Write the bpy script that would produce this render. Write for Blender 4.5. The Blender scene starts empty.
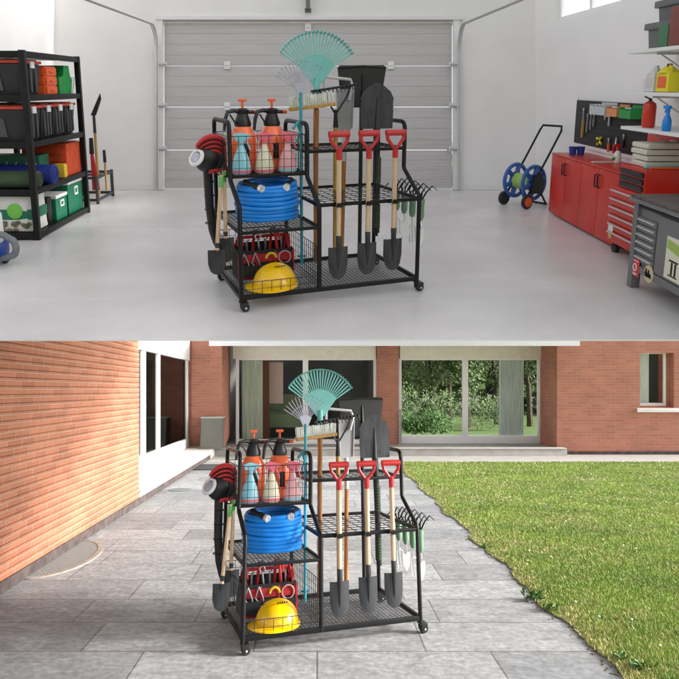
import bpy, bmesh, math, random
from math import pi, sin, cos, radians as R
from mathutils import Vector, Matrix
random.seed(7)
S = bpy.context.scene
COL = S.collection

# ------------------------------------------------------------------ camera, sky, sun, exposure
F, CX, CY = 650.0, 317.0, 215.0
cam = bpy.data.objects.new('camera', bpy.data.cameras.new('camera'))
COL.objects.link(cam); S.camera = cam
cam.data.sensor_width = 36; cam.data.lens = 36*F/679
cam.data.shift_x = (339.5-CX)/679; cam.data.shift_y = -(339.5-CY)/679
cam.data.clip_start = .05; cam.data.clip_end = 900
cam.rotation_euler = (pi/2, 0, 0)
S.render.resolution_x = S.render.resolution_y = 1024
SUN_EL, SUN_AZ = R(23), R(90)          # azimuth measured from straight behind the camera towards the right
sd = Vector((sin(SUN_AZ)*cos(SUN_EL), -cos(SUN_AZ)*cos(SUN_EL), sin(SUN_EL)))
W = bpy.data.worlds.new('World'); S.world = W; W.use_nodes = True
nt = W.node_tree; bg = nt.nodes['Background']
sky = nt.nodes.new('ShaderNodeTexSky'); sky.sky_type = 'NISHITA'; sky.sun_disc = False
sky.sun_elevation = SUN_EL; sky.sun_rotation = math.atan2(sd.x, sd.y)
sky.air_density = .8; sky.dust_density = 4; sky.ozone_density = .4
hs = nt.nodes.new('ShaderNodeHueSaturation'); hs.inputs['Saturation'].default_value = .12
nt.links.new(sky.outputs[0], hs.inputs['Color']); nt.links.new(hs.outputs[0], bg.inputs[0])
bg.inputs[1].default_value = .15
sl = bpy.data.lights.new('sun', 'SUN'); sl.energy = 2.0; sl.angle = R(6); sl.color = (1, .96, .91)
so = bpy.data.objects.new('sun', sl); COL.objects.link(so)
so.rotation_euler = sd.to_track_quat('Z', 'Y').to_euler()
S.view_settings.view_transform = 'Standard'; S.view_settings.look = 'None'
S.view_settings.gamma = 1; S.view_settings.exposure = 1.42
S.render.engine = 'CYCLES'
S.cycles.transparent_max_bounces = 16

# ------------------------------------------------------------------ the two floors: each one level slab, tipped a few degrees to set its horizon in the image
HU, HL = 1.5, 1.74
def frame(H, hv):
    k = (CY-hv)/F
    return Matrix.Translation((0, 0, -H)) @ Matrix.Rotation(math.atan(k), 4, 'X')
FU, FL, FW = frame(HU, 85), frame(HL, 390), Matrix.Identity(4)
def ray(f, u, v):
    i = f.inverted()
    return i @ Vector((0, 0, 0)), i.to_3x3() @ Vector(((u-CX)/F, 1, (CY-v)/F))
def gp(f, u, v, z=0.):
    o, d = ray(f, u, v); t = (z-o.z)/d.z; return o+d*t
def gb(f, u, v, b):
    o, d = ray(f, u, v); t = (b-o.y)/d.y; return o+d*t
def ga(f, u, v, a):
    o, d = ray(f, u, v); t = (a-o.x)/d.x; return o+d*t

# ------------------------------------------------------------------ materials
def mat(name, col, rough=.5, metal=0., var=0., vs=6., bump=0., bs=60., spec=.5, trans=0., coat=0., col2=None, stretch=None):
    m = bpy.data.materials.new(name); m.use_nodes = True
    n = m.node_tree.nodes; l = m.node_tree.links; p = n['Principled BSDF']
    p.inputs['Base Color'].default_value = (*col, 1); p.inputs['Roughness'].default_value = rough
    p.inputs['Metallic'].default_value = metal; p.inputs['Specular IOR Level'].default_value = spec
    p.inputs['Transmission Weight'].default_value = trans; p.inputs['Coat Weight'].default_value = coat
    tc = n.new('ShaderNodeTexCoord'); src = tc.outputs['Object']
    if stretch:
        mp = n.new('ShaderNodeMapping'); mp.inputs['Scale'].default_value = stretch
        l.new(src, mp.inputs[0]); src = mp.outputs[0]
    if var or col2:
        t = n.new('ShaderNodeTexNoise'); t.inputs['Scale'].default_value = vs; t.inputs['Detail'].default_value = 6
        r = n.new('ShaderNodeValToRGB'); r.color_ramp.elements[0].position = .35; r.color_ramp.elements[1].position = .65
        c2 = col2 or tuple(c*(1-var) for c in col)
        r.color_ramp.elements[0].color = (*c2, 1); r.color_ramp.elements[1].color = (*col, 1)
        l.new(src, t.inputs[0]); l.new(t.outputs[0], r.inputs[0]); l.new(r.outputs[0], p.inputs['Base Color'])
        rr = n.new('ShaderNodeMapRange'); rr.inputs[3].default_value = min(1, rough*1.2); rr.inputs[4].default_value = rough*.85
        l.new(t.outputs[0], rr.inputs[0]); l.new(rr.outputs[0], p.inputs['Roughness'])
    if bump:
        t2 = n.new('ShaderNodeTexNoise'); t2.inputs['Scale'].default_value = bs; t2.inputs['Detail'].default_value = 4
        b = n.new('ShaderNodeBump'); b.inputs['Strength'].default_value = bump; b.inputs['Distance'].default_value = .01
        l.new(src, t2.inputs[0]); l.new(t2.outputs[0], b.inputs['Height']); l.new(b.outputs[0], p.inputs['Normal'])
    return m

def brick_mat(name, c1, c2, mortar, axis, bw=.29, rh=.077, ms=.006, bump=.6, dirt=.25, slope=0.):
    m = bpy.data.materials.new(name); m.use_nodes = True
    n = m.node_tree.nodes; l = m.node_tree.links; p = n['Principled BSDF']; p.inputs['Roughness'].default_value = .85
    tc = n.new('ShaderNodeTexCoord'); sx = n.new('ShaderNodeSeparateXYZ'); cb = n.new('ShaderNodeCombineXYZ')
    l.new(tc.outputs['Object'], sx.inputs[0])
    l.new(sx.outputs[{'x': 0, 'y': 1}[axis]], cb.inputs[0]); l.new(sx.outputs[2], cb.inputs[1])
    if slope:      # courses sheared to run parallel to the ground tipped for the image horizon
        ml = n.new('ShaderNodeMath'); ml.operation = 'MULTIPLY_ADD'; ml.inputs[1].default_value = -slope
        l.new(sx.outputs[1], ml.inputs[0]); l.new(sx.outputs[2], ml.inputs[2]); l.new(ml.outputs[0], cb.inputs[1])
    nz = n.new('ShaderNodeTexNoise'); nz.inputs['Scale'].default_value = 9; nz.inputs['Detail'].default_value = 3
    l.new(tc.outputs['Object'], nz.inputs[0])
    vm = n.new('ShaderNodeVectorMath'); vm.operation = 'MULTIPLY_ADD'
    vm.inputs[1].default_value = (.006, .006, 0); l.new(nz.outputs['Color'], vm.inputs[0]); l.new(cb.outputs[0], vm.inputs[2])
    b = n.new('ShaderNodeTexBrick'); b.inputs['Scale'].default_value = 1; b.inputs['Brick Width'].default_value = bw
    b.inputs['Row Height'].default_value = rh; b.inputs['Mortar Size'].default_value = ms; b.inputs['Mortar Smooth'].default_value = .2
    b.inputs['Color1'].default_value = (*c1, 1); b.inputs['Color2'].default_value = (*c2, 1); b.inputs['Mortar'].default_value = (*mortar, 1)
    l.new(vm.outputs[0], b.inputs[0])
    n2 = n.new('ShaderNodeTexNoise'); n2.inputs['Scale'].default_value = 1.6; n2.inputs['Detail'].default_value = 8
    l.new(tc.outputs['Object'], n2.inputs[0])
    mr = n.new('ShaderNodeMapRange'); mr.inputs[1].default_value = .3; mr.inputs[2].default_value = .7
    mr.inputs[3].default_value = 1-dirt; mr.inputs[4].default_value = 1.08; l.new(n2.outputs[0], mr.inputs[0])
    mx = n.new('ShaderNodeMix'); mx.data_type = 'RGBA'; mx.blend_type = 'MULTIPLY'; mx.inputs[0].default_value = 1
    l.new(b.outputs[0], mx.inputs[6]); l.new(mr.outputs[0], mx.inputs[7]); l.new(mx.outputs[2], p.inputs['Base Color'])
    n3 = n.new('ShaderNodeTexNoise'); n3.inputs['Scale'].default_value = 90
    l.new(tc.outputs['Object'], n3.inputs[0])
    ad = n.new('ShaderNodeMath'); ad.operation = 'MULTIPLY_ADD'; ad.inputs[1].default_value = -1.
    sc = n.new('ShaderNodeMath'); sc.operation = 'MULTIPLY'; sc.inputs[1].default_value = .35
    l.new(n3.outputs[0], sc.inputs[0]); l.new(b.outputs['Fac'], ad.inputs[0]); l.new(sc.outputs[0], ad.inputs[2])
    bp = n.new('ShaderNodeBump'); bp.inputs['Strength'].default_value = bump; bp.inputs['Distance'].default_value = .012
    l.new(ad.outputs[0], bp.inputs['Height']); l.new(bp.outputs[0], p.inputs['Normal'])
    return m

def paving_mat():
    m = bpy.data.materials.new('stone_paving'); m.use_nodes = True
    n = m.node_tree.nodes; l = m.node_tree.links; p = n['Principled BSDF']; p.inputs['Roughness'].default_value = .8
    tc = n.new('ShaderNodeTexCoord'); P = tc.outputs['Object']
    b = n.new('ShaderNodeTexBrick'); b.offset = .37; b.offset_frequency = 2; b.squash = .8; b.squash_frequency = 3
    b.inputs['Scale'].default_value = 1; b.inputs['Brick Width'].default_value = 1.15; b.inputs['Row Height'].default_value = .56
    b.inputs['Mortar Size'].default_value = .0065; b.inputs['Mortar Smooth'].default_value = .3; b.inputs['Bias'].default_value = -.1
    b.inputs['Color1'].default_value = (.33, .335, .34, 1); b.inputs['Color2'].default_value = (.205, .21, .218, 1)
    b.inputs['Mortar'].default_value = (.15, .135, .12, 1); l.new(P, b.inputs[0])
    n1 = n.new('ShaderNodeTexNoise'); n1.inputs['Scale'].default_value = 3.2; n1.inputs['Detail'].default_value = 12; n1.inputs['Roughness'].default_value = .68
    n1.inputs['Distortion'].default_value = 1.2
    mp = n.new('ShaderNodeMapping'); mp.inputs['Rotation'].default_value = (0, 0, .6); mp.inputs['Scale'].default_value = (1, 2.2, 1)
    l.new(P, mp.inputs[0]); l.new(mp.outputs[0], n1.inputs[0])
    r = n.new('ShaderNodeMapRange'); r.inputs[1].default_value = .3; r.inputs[2].default_value = .7; r.inputs[3].default_value = .66; r.inputs[4].default_value = 1.26
    l.new(n1.outputs[0], r.inputs[0])
    mx = n.new('ShaderNodeMix'); mx.data_type = 'RGBA'; mx.blend_type = 'MULTIPLY'; mx.inputs[0].default_value = 1
    l.new(b.outputs[0], mx.inputs[6]); l.new(r.outputs[0], mx.inputs[7])
    n2 = n.new('ShaderNodeTexNoise'); n2.inputs['Scale'].default_value = 22; n2.inputs['Detail'].default_value = 8; l.new(P, n2.inputs[0])
    r2 = n.new('ShaderNodeMapRange'); r2.inputs[1].default_value = .35; r2.inputs[2].default_value = .68; r2.inputs[3].default_value = .8; r2.inputs[4].default_value = 1.15
    l.new(n2.outputs[0], r2.inputs[0])
    m2 = n.new('ShaderNodeMix'); m2.data_type = 'RGBA'; m2.blend_type = 'MULTIPLY'; m2.inputs[0].default_value = 1
    l.new(mx.outputs[2], m2.inputs[6]); l.new(r2.outputs[0], m2.inputs[7]); l.new(m2.outputs[2], p.inputs['Base Color'])
    ad = n.new('ShaderNodeMath'); ad.operation = 'SUBTRACT'; l.new(n2.outputs[0], ad.inputs[0]); l.new(b.outputs['Fac'], ad.inputs[1])
    bp = n.new('ShaderNodeBump'); bp.inputs['Strength'].default_value = .45; bp.inputs['Distance'].default_value = .008
    l.new(ad.outputs[0], bp.inputs['Height']); l.new(bp.outputs[0], p.inputs['Normal'])
    return m

def glass_mat(name, tint, gl=.25, rough=.0):
    m = bpy.data.materials.new(name); m.use_nodes = True
    n = m.node_tree.nodes; l = m.node_tree.links; n.remove(n['Principled BSDF'])
    tr = n.new('ShaderNodeBsdfTransparent'); tr.inputs[0].default_value = (*tint, 1)
    g = n.new('ShaderNodeBsdfGlossy'); g.inputs['Roughness'].default_value = rough
    lw = n.new('ShaderNodeLayerWeight'); lw.inputs[0].default_value = gl
    mx = n.new('ShaderNodeMixShader'); l.new(lw.outputs['Fresnel'], mx.inputs[0]); l.new(tr.outputs[0], mx.inputs[1]); l.new(g.outputs[0], mx.inputs[2])
    l.new(mx.outputs[0], n['Material Output'].inputs[0]); return m

def leaf_mat(name, c1, c2, rough=.6):
    m = mat(name, c1, rough, col2=c2, vs=.9)
    return m

BLK = mat('black_powder_coat', (.005, .005, .0055), .42, bump=.08, bs=400, spec=.3)
WIRE = mat('black_wire', (.015, .015, .016), .35)
RUB = mat('black_rubber', (.02, .02, .02), .6)
PLK = mat('black_plastic', (.012, .012, .013), .4, var=.3, vs=20)
STL = mat('steel', (.55, .56, .57), .32, metal=.9, var=.15, vs=30)
CHR = mat('bright_chrome', (.80, .81, .83), .25, metal=.6)
ZINC = mat('zinc', (.62, .62, .63), .45, metal=.5)
WHT = mat('white_paint', (.78, .77, .76), .45)
RED = mat('red_plastic', (.55, .025, .025), .38, var=.15, vs=12)
REDC = mat('red_steel_cabinet', (.60, .03, .014), .32, var=.12, vs=3, bump=.03)
ORG = mat('orange_plastic', (.85, .13, .03), .38, var=.1, vs=9)
BLUE = mat('blue_hose_rubber', (.006, .23, .74), .3, var=.1, vs=14, bump=.05, bs=200)
BLU2 = mat('blue_plastic', (.015, .06, .30), .4)
GRN = mat('green_plastic', (.01, .30, .06), .42, var=.15)
DGR = mat('dark_green_plastic', (.008, .17, .085), .45, var=.15)
OLV = mat('olive_foam', (.035, .055, .028), .75, var=.2, bump=.2)
TEAL = mat('teal_plastic', (.20, .58, .54), .42, var=.12, vs=9)
CYN = mat('cyan_steel', (.04, .33, .42), .4, var=.15)
GRM = mat('grey_wire', (.45, .46, .55), .4, metal=.3)
YEL = mat('yellow_hard_plastic', (.88, .52, .0), .22, coat=.4)
SPD = mat('painted_spade_steel', (.06, .063, .068), .42, metal=.35, var=.45, vs=18, bump=.12, bs=60, stretch=(1, 1, .35))
WOOD = mat('ash_wood', (.70, .50, .31), .5, var=.3, vs=5, stretch=(14, 14, 1), bump=.05)
WOOD2 = mat('varnished_wood', (.50, .21, .06), .32, var=.45, vs=5, stretch=(16, 16, 1), coat=.3)
WOOD3 = mat('honey_wood', (.60, .34, .09), .38, var=.4, vs=5, stretch=(16, 16, 1))
BRS = mat('white_bristle', (.85, .87, .80), .6, var=.2, vs=60)
SAGE = mat('sage_rubber', (.18, .33, .21), .5, var=.15)
CLRB = mat('pale_blue_bottle', (.30, .68, .80), .25, var=.1, coat=.3)
CLRC = mat('cream_bottle', (.80, .74, .55), .28, coat=.3)
CLRP = mat('pink_bottle', (.85, .42, .45), .28, coat=.3)
PNK = mat('pink_plastic', (.80, .16, .22), .35)
CLTH = mat('red_canvas', (.42, .02, .03), .85, var=.2, vs=30, bump=.3, bs=300)
CLTB = mat('black_canvas', (.02, .02, .024), .85, var=.3, vs=30, bump=.3, bs=300)
GFLOOR = mat('epoxy_floor', (.74, .715, .71), .28, var=.14, vs=1.7, bump=.02, bs=30, spec=.4)
GWALL = mat('garage_plaster', (.84, .825, .815), .8, var=.05, vs=1.5, bump=.06, bs=40)
GWOOL = mat('garage_back_plaster', (.84, .825, .815), .8, var=.05, vs=1.5, bump=.06, bs=40)
DOORM = mat('door_ribbed_steel', (.56, .54, .54), .45, var=.08, vs=3, stretch=(.5, 1, 14), bump=.35, bs=9)
FRAME = mat('white_frame', (.80, .80, .79), .4)
GRYC = mat('grey_steel_bench', (.17, .17, .175), .42, var=.12, vs=3, bump=.03)
BTOP = mat('bench_top_wood', (.14, .115, .105), .5, col2=(.075, .06, .055), vs=4, stretch=(1, 6, 1))
BIN = mat('dark_grey_tote', (.014, .015, .017), .55, var=.15)
BING = mat('grey_bin', (.13, .135, .14), .5, var=.1)
CREAM = mat('cream_shutter_box', (.78, .75, .64), .6, var=.08)
WSILL = mat('white_sill_stone', (.66, .62, .57), .7, var=.12, vs=3, bump=.1)
CONC = mat('pale_concrete', (.46, .44, .41), .85, var=.15, vs=3, bump=.15)
STONE = mat('porch_stone', (.36, .34, .32), .8, var=.2, vs=4, bump=.15)
PLIN = mat('plinth', (.095, .07, .065), .85, var=.5, vs=7, bump=.3)
GREYB = mat('grey_metal_box', (.13, .125, .11), .5, var=.1, vs=3)
BLX = brick_mat('brick_side', (.47, .185, .10), (.36, .135, .07), (.48, .33, .24), 'y', bw=.30, rh=.0735, ms=.0045, bump=1., dirt=.22)
BFX = brick_mat('brick_front', (.47, .18, .115), (.37, .14, .09), (.36, .24, .19), 'x', bw=.26, rh=.08, ms=.008, bump=.7, dirt=.12)
BRX = brick_mat('brick_return', (.47, .18, .115), (.37, .14, .09), (.36, .24, .19), 'y', bw=.26, rh=.08, ms=.008, bump=.7, dirt=.12, slope=(CY-390)/F)
PAVE = paving_mat()
GLS = glass_mat('house_glass', (.93, .95, .93), .12)
GLW = glass_mat('clear_glass', (.93, .95, .95), .05)
CURT = mat('curtain', (.88, .89, .80), .9, var=.25, vs=6, stretch=(12, 1, .3))
CURT2 = mat('pale_curtain', (.88, .92, .90), .9, var=.25, vs=6, stretch=(12, 1, .3))

# ------------------------------------------------------------------ mesh helpers
class MB:
    def __init__(s): s.b = bmesh.new()
    def box(s, x0, x1, y0, y1, z0, z1, bev=0., m=None):
        r = bmesh.ops.create_cube(s.b, size=1)
        vs = r['verts']
        for v in vs:
            v.co = Vector((x0+(v.co.x+.5)*(x1-x0), y0+(v.co.y+.5)*(y1-y0), z0+(v.co.z+.5)*(z1-z0)))
        if bev:
            es = list({e for v in vs for e in v.link_edges})
            rr = bmesh.ops.bevel(s.b, geom=es, offset=bev, segments=2, affect='EDGES', profile=.7)
            vs = rr['verts']
        if m:
            for v in vs: v.co = m @ v.co
        return s
    def cyl(s, p0, p1, r0, r1=None, n=14, cap=True):
        p0, p1 = Vector(p0), Vector(p1); d = p1-p0
        if d.length < 1e-6: return s
        q = d.to_track_quat('Z', 'Y').to_matrix().to_4x4()
        bmesh.ops.create_cone(s.b, cap_ends=cap, segments=n, radius1=r0, radius2=r0 if r1 is None else r1, depth=d.length,
                              matrix=Matrix.Translation((p0+p1)/2) @ q)
        return s
    def tube(s, pts, r, n=10, closed=False):
        pts = [Vector(p) for p in pts]; N = len(pts); rings = []
        rs = r if isinstance(r, (list, tuple)) else [r]*N
        up = None
        for i, p in enumerate(pts):
            a = pts[(i-1) % N] if (i or closed) else p
            c = pts[(i+1) % N] if (i < N-1 or closed) else p
            t = (c-a).normalized()
            if up is None: up = t.orthogonal().normalized()
            up = (up - t*up.dot(t)).normalized(); w = t.cross(up)
            rings.append([s.b.verts.new(p + (up*cos(2*pi*k/n) + w*sin(2*pi*k/n))*rs[i]) for k in range(n)])
        for i in range(N if closed else N-1):
            A, B = rings[i], rings[(i+1) % N]
            off = 0
            if closed and i == N-1:
                off = min(range(n), key=lambda o: sum((A[k].co-B[(k+o) % n].co).length for k in range(n)))
            for k in range(n):
                s.b.faces.new((A[k], A[(k+1) % n], B[(k+1+off) % n], B[(k+off) % n]))
        if not closed:
            s.b.faces.new(rings[0][::-1]); s.b.faces.new(rings[-1])
        return s
    def lathe(s, prof, c=(0, 0, 0), n=24, sx=1., sy=1., m=None):
        c = Vector(c); rings = []
        for r, z in prof:
            rings.append([s.b.verts.new(c+Vector((r*cos(2*pi*k/n)*sx, r*sin(2*pi*k/n)*sy, z))) for k in range(n)])
        for A, B in zip(rings, rings[1:]):
            for k in range(n): s.b.faces.new((A[k], A[(k+1) % n], B[(k+1) % n], B[k]))
        s.b.faces.new(rings[0][::-1]); s.b.faces.new(rings[-1])
        if m:
            for rg in rings:
                for v in rg: v.co = m @ v.co
        return s
    def ball(s, c, r, sx=1, sy=1, sz=1, n=16):
        bmesh.ops.create_uvsphere(s.b, u_segments=n, v_segments=n//2, radius=r, matrix=Matrix.Translation(c) @ Matrix.Diagonal((sx, sy, sz, 1)))
        return s
    def prism(s, poly, d0, d1, ax='y', m=None, bow=None):
        """extrude a 2-D outline along axis ax from d0 to d1"""
        def P(p, d):
            v = Vector((p[0], d, p[1])) if ax == 'y' else (Vector((d, p[0], p[1])) if ax == 'x' else Vector((p[0], p[1], d)))
            if bow: v = bow(v)
            return m @ v if m else v
        A = [s.b.verts.new(P(p, d0)) for p in poly]; B = [s.b.verts.new(P(p, d1)) for p in poly]
        n = len(poly)
        s.b.faces.new(A); s.b.faces.new(B[::-1])
        for k in range(n): s.b.faces.new((A[k], B[k], B[(k+1) % n], A[(k+1) % n]))
        return s

def part(th, name, mb, m, frame=None, smooth=True, label=None, parent=None, autos=35):
    """link the mesh as a child of thing th (or of the part `parent`); coordinates are those of the thing's frame"""
    me = bpy.data.meshes.new(name); bmesh.ops.recalc_face_normals(mb.b, faces=mb.b.faces)
    o = bpy.data.objects.new(name, me); COL.objects.link(o)
    par = parent or th
    if frame is None:
        c = Vector(th['_c']); bmesh.ops.translate(mb.b, verts=mb.b.verts, vec=-c)
        mb.b.to_mesh(me); mb.b.free(); o.parent = par
    else:
        mb.b.to_mesh(me); mb.b.free(); o.parent = par
        base = MW[th.name]
        o.matrix_local = base.inverted() @ frame
    if m: me.materials.append(m)
    if smooth:
        for p in me.polygons: p.use_smooth = True
        bm = bmesh.new(); bm.from_mesh(me)
        for e in bm.edges:
            if len(e.link_faces) == 2 and e.calc_face_angle(0) > R(autos): e.smooth = False
        bm.to_mesh(me); bm.free()
    if label: o['label'] = label
    return o
MW = {}
def thing(name, label, cat, c, f, group=None, rz=0.):
    """an Empty at the thing's base c, in frame f; everything added later uses the frame's coordinates"""
    o = bpy.data.objects.new(name, None); COL.objects.link(o); o.empty_display_size = .1
    o.matrix_world = f @ Matrix.Translation(c); MW[o.name] = o.matrix_world.copy()
    o['_c'] = list(c); o['label'] = label; o['category'] = cat
    if group: o['group'] = group
    return o
def solo(name, label, cat, mb, m, c, f, group=None, **k):
    """a thing that is one mesh"""
    t = thing(name, label, cat, c, f, group); o = part(t, name+'_mesh', mb, m, **k)
    mwv = t.matrix_world.copy(); o.parent = None; o.matrix_world = mwv
    bpy.data.objects.remove(t); o.name = name; MW[o.name] = mwv
    o['_c'] = list(c); o['label'] = label; o['category'] = cat
    if group: o['group'] = group
    return o
def struct(name, mb, m, f, **k):
    t = thing(name+'_x', '', '', (0, 0, 0), f); o = part(t, name, mb, m, **k); o.parent = None; o.matrix_world = f.copy()
    bpy.data.objects.remove(t); o['kind'] = 'structure'; return o
def arc(c, r, a0, a1, n, plane='xz'):
    out = []
    for i in range(n+1):
        a = a0+(a1-a0)*i/n
        p = [r*cos(a), r*sin(a)]
        out.append(Vector(c)+(Vector((p[0], 0, p[1])) if plane == 'xz' else Vector((p[0], p[1], 0)) if plane == 'xy' else Vector((0, p[0], p[1]))))
    return out

# =================================================================== UPPER SETTING: the garage
YB = 650*HU/105          # back wall
def Wp(u, v, Y): return Vector(((u-CX)/F*Y, Y, (CY-v)/F*Y))
XR = (535-CX)/F*YB
XL = -3.75
kU, kL = (CY-85)/F, (CY-390)/F
def zfU(Y): return kU*Y-HU
def zfL(Y): return kL*Y-HL
YF = 650*HU/254.3
m = MB()                 # floor slab, wedge-shaped lip at the front
th = R(0)
poly = [(YF, zfU(YF)), (YB+.3, zfU(YB+.3)), (YB+.3, zfU(YB+.3)-.15), (YF+.8, zfU(YF+.8)-.15), (YF+.02, zfU(YF)-.012), (YF, zfU(YF)-.010)]
m.prism(poly, XL-.2, XR+.2, 'x')
struct('garage_floor', m, GFLOOR, FW, smooth=False)
m = MB()
for v in (227, 299):
    q = gp(FU, 300, v); m.box(XL, XR-.02, q.y-.004, q.y+.004, .0005, .0015)
struct('floor_joint', m, mat('joint_sealant', (.74, .73, .72), .5), FU, smooth=False)
def wall_thing(name, label, build, mt):
    m = MB(); build(m); return solo(name, label, 'wall', m, mt, (0, YB, zfU(YB)), FW, smooth=False)
DX0, DX1 = (157-CX)/F*YB, (459-CX)/F*YB
DT = (CY-20.5)/F*YB
TOPZ = zfU(YB)+3.05
wall_thing('garage_wall', 'light grey plaster back wall surrounding the sectional garage door',
     lambda m: (m.box(XL-.2, DX0-.0, YB, YB+.25, zfU(YB)-.05, TOPZ), m.box(DX1, XR+.2, YB, YB+.25, zfU(YB)-.05, TOPZ), m.box(DX0, DX1, YB, YB+.25, DT, TOPZ)), GWOOL)
# right wall with a window opening high up, built taller and longer to block sun
wy1 = (XR)/((555-CX)/F); wy0 = (XR)/((622-CX)/F); wz0 = (CY-22)/F*wy1; wz1 = wz0+.62
def rw(m):
    Yf = 2.6
    def sp(y0, y1, zb0, zb1, zt): m.prism([(y0, zb0), (y1, zb1), (y1, zt), (y0, zt)], XR, XR+.2, 'x')
    HT = 6.6  # unseen extra height, added to keep direct sun off the left wall
    sp(wy1, YB, zfU(wy1)-.05, zfU(YB)-.05, HT)
    m.prism([(wy0, zfU(wy0)-.05), (wy1, zfU(wy1)-.05), (wy1, wz0), (wy0, wz0+kU*(wy0-wy1))], XR, XR+.2, 'x')
    m.prism([(wy0, wz1+kU*(wy0-wy1)), (wy1, wz1), (wy1, HT), (wy0, HT)], XR, XR+.2, 'x')
    sp(YF, wy0, zfU(YF)-.05, zfU(wy0)-.05, HT)
    m.prism([(Yf, zfU(YF)+.664*(YF-Yf)), (YF, zfU(YF)-.05), (YF, HT), (Yf, HT)], XR, XR+.2, 'x')  # unseen front extension, added to keep sun out of the garage
wall_thing('garage_wall', 'white plaster right wall with a high window and white shelves', rw, GWALL)
wall_thing('garage_wall', 'plain left wall behind the black shelving unit', lambda m: m.prism([(YF, zfU(YF)), (YB, zfU(YB)), (YB, TOPZ), (YF, TOPZ)], XL-.2, XL, 'x'), GWALL)
# skirting strip
m = MB(); m.box(DX1+.12, XR, YB-.012, YB, zfU(YB), zfU(YB)+.07); m.box(XL, DX0-.1, YB-.012, YB, zfU(YB), zfU(YB)+.07)
solo('skirting_board', 'low white skirting strip along the foot of the garage back wall', 'skirting', m, WHT, (0, YB, zfU(YB)), FW, smooth=False)

# window
t = thing('garage_window', 'white framed high window with bright sky in the right garage wall', 'window', (XR, (wy0+wy1)/2, wz0), FW)
m = MB(); e = .06
X0, X1 = XR+.06, XR+.11
def wq(m, y0, y1, z0, z1, x0=None, x1=None): m.prism([(y0, z0+kU*(y0-wy1)), (y1, z0+kU*(y1-wy1)), (y1, z1+kU*(y1-wy1)), (y0, z1+kU*(y0-wy1))], x0 or X0, x1 or X1, 'x')
wm = wy1-(wy1-wy0)*.52
wq(m, wy0, wy0+e, wz0, wz1); wq(m, wy1-e, wy1, wz0, wz1); wq(m, wy0+e, wy1-e, wz0, wz0+e); wq(m, wy0+e, wy1-e, wz1-e, wz1); wq(m, wm-.03, wm+.03, wz0+e, wz1-e)
part(t, 'window_frame', m, FRAME, smooth=False)
for q0, q1 in ((wy0+e, wm-.03), (wm+.03, wy1-e)):
    m = MB(); wq(m, q0, q1, wz0+e, wz1-e, X0+.02, X0+.026); part(t, 'pane', m, GLW, smooth=False)

# sectional door: four ribbed panels, side rails, hinges, track
zb = zfU(YB)
t = thing('garage_door', 'grey ribbed sectional garage door closed in the back wall', 'garage door', ((DX0+DX1)/2, YB, zb), FW)
zs = [(CY-v)/F*YB for v in (188.5, 149.5, 106.2, 64.7, 21.5)]
zs[0] = zb+.02
for i in range(4):
    m = MB(); m.box(DX0+.09, DX1-.09, YB+.045, YB+.085, zs[i]+.006, zs[i+1]-.006, .006)
    for k in range(1, 4):
        zz = zs[i]+(zs[i+1]-zs[i])*k/4
        m.box(DX0+.1, DX1-.1, YB+.041, YB+.045, zz-.004, zz+.004)
    part(t, 'door_panel', m, DOORM)
m = MB()
for X in (DX0, DX1-.085): m.box(X, X+.085, YB-.03, YB+.04, zb, DT)
part(t, 'jamb', m, WHT, smooth=False)
m = MB(); m.box(DX0+.0, DX1+.05, YB-.05, YB+.02, DT-.0, DT+.055, .004); part(t, 'head_trim', m, WHT)
m = MB(); m.box(DX0+.09, DX1-.09, YB+.01, YB+.04, zb+.002, zb+.03); part(t, 'bottom_seal', m, WHT, smooth=False)
for u, v in ((227, 65), (227, 106), (308, 27), (391, 65), (391, 106), (227, 149)):
    p = Wp(u, v, YB); m = MB(); w = .045
    m.box(p.x-w, p.x+w, YB+.012, YB+.04, p.z-.055, p.z+.055, .006); m.cyl((p.x-w*.7, YB+.01, p.z), (p.x+w*.7, YB+.01, p.z), .012)
    part(t, 'hinge', m, WHT)
for X in (DX0+.085, DX1-.085):
    for v in (65, 106, 149):
        z = (CY-v)/F*YB; m = MB(); m.box(X-.07, X+.07, YB-.045, YB-.03, z-.035, z+.035, .004); m.cyl((X-.05, YB-.06, z), (X+.06, YB-.06, z), .016)
        part(t, 'roller_bracket', m, ZINC)
# curved side track running back along the wall head
for sgn, X in ((1, DX1-.01), (-1, DX0+.01)):
    m = MB(); r = .30; zr = (CY-31)/F*YB
    pts = [(X, YB-.06, zb+.02), (X, YB-.06, zr-r)] + [(X, YB-.06-r+r*cos(a), zr-r+r*sin(a)) for a in [i*pi/2/8 for i in range(1, 9)]]
    pts.append((X, YB-4.2, zr-kU*(4.2-.36)))
    for dx in (-.022, .022):
        m.tube([(p[0]+dx, p[1], p[2]) for p in pts], .009, 6)
    m.tube([(p[0], p[1]+.012, p[2]) for p in pts], .011, 6)
    part(t, 'track', m, ZINC)
m = MB(); p = Wp(308, 0, YB-.1); m.box(p.x-.03, p.x+.03, YB-.14, YB-.06, (CY-12)/F*YB, (CY+25)/F*YB, .004)
m.box(p.x-.045, p.x+.045, YB-.09, YB-.051, (CY-14)/F*YB, (CY-10)/F*YB)
part(t, 'opener_arm', m, GRYC)

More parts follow.
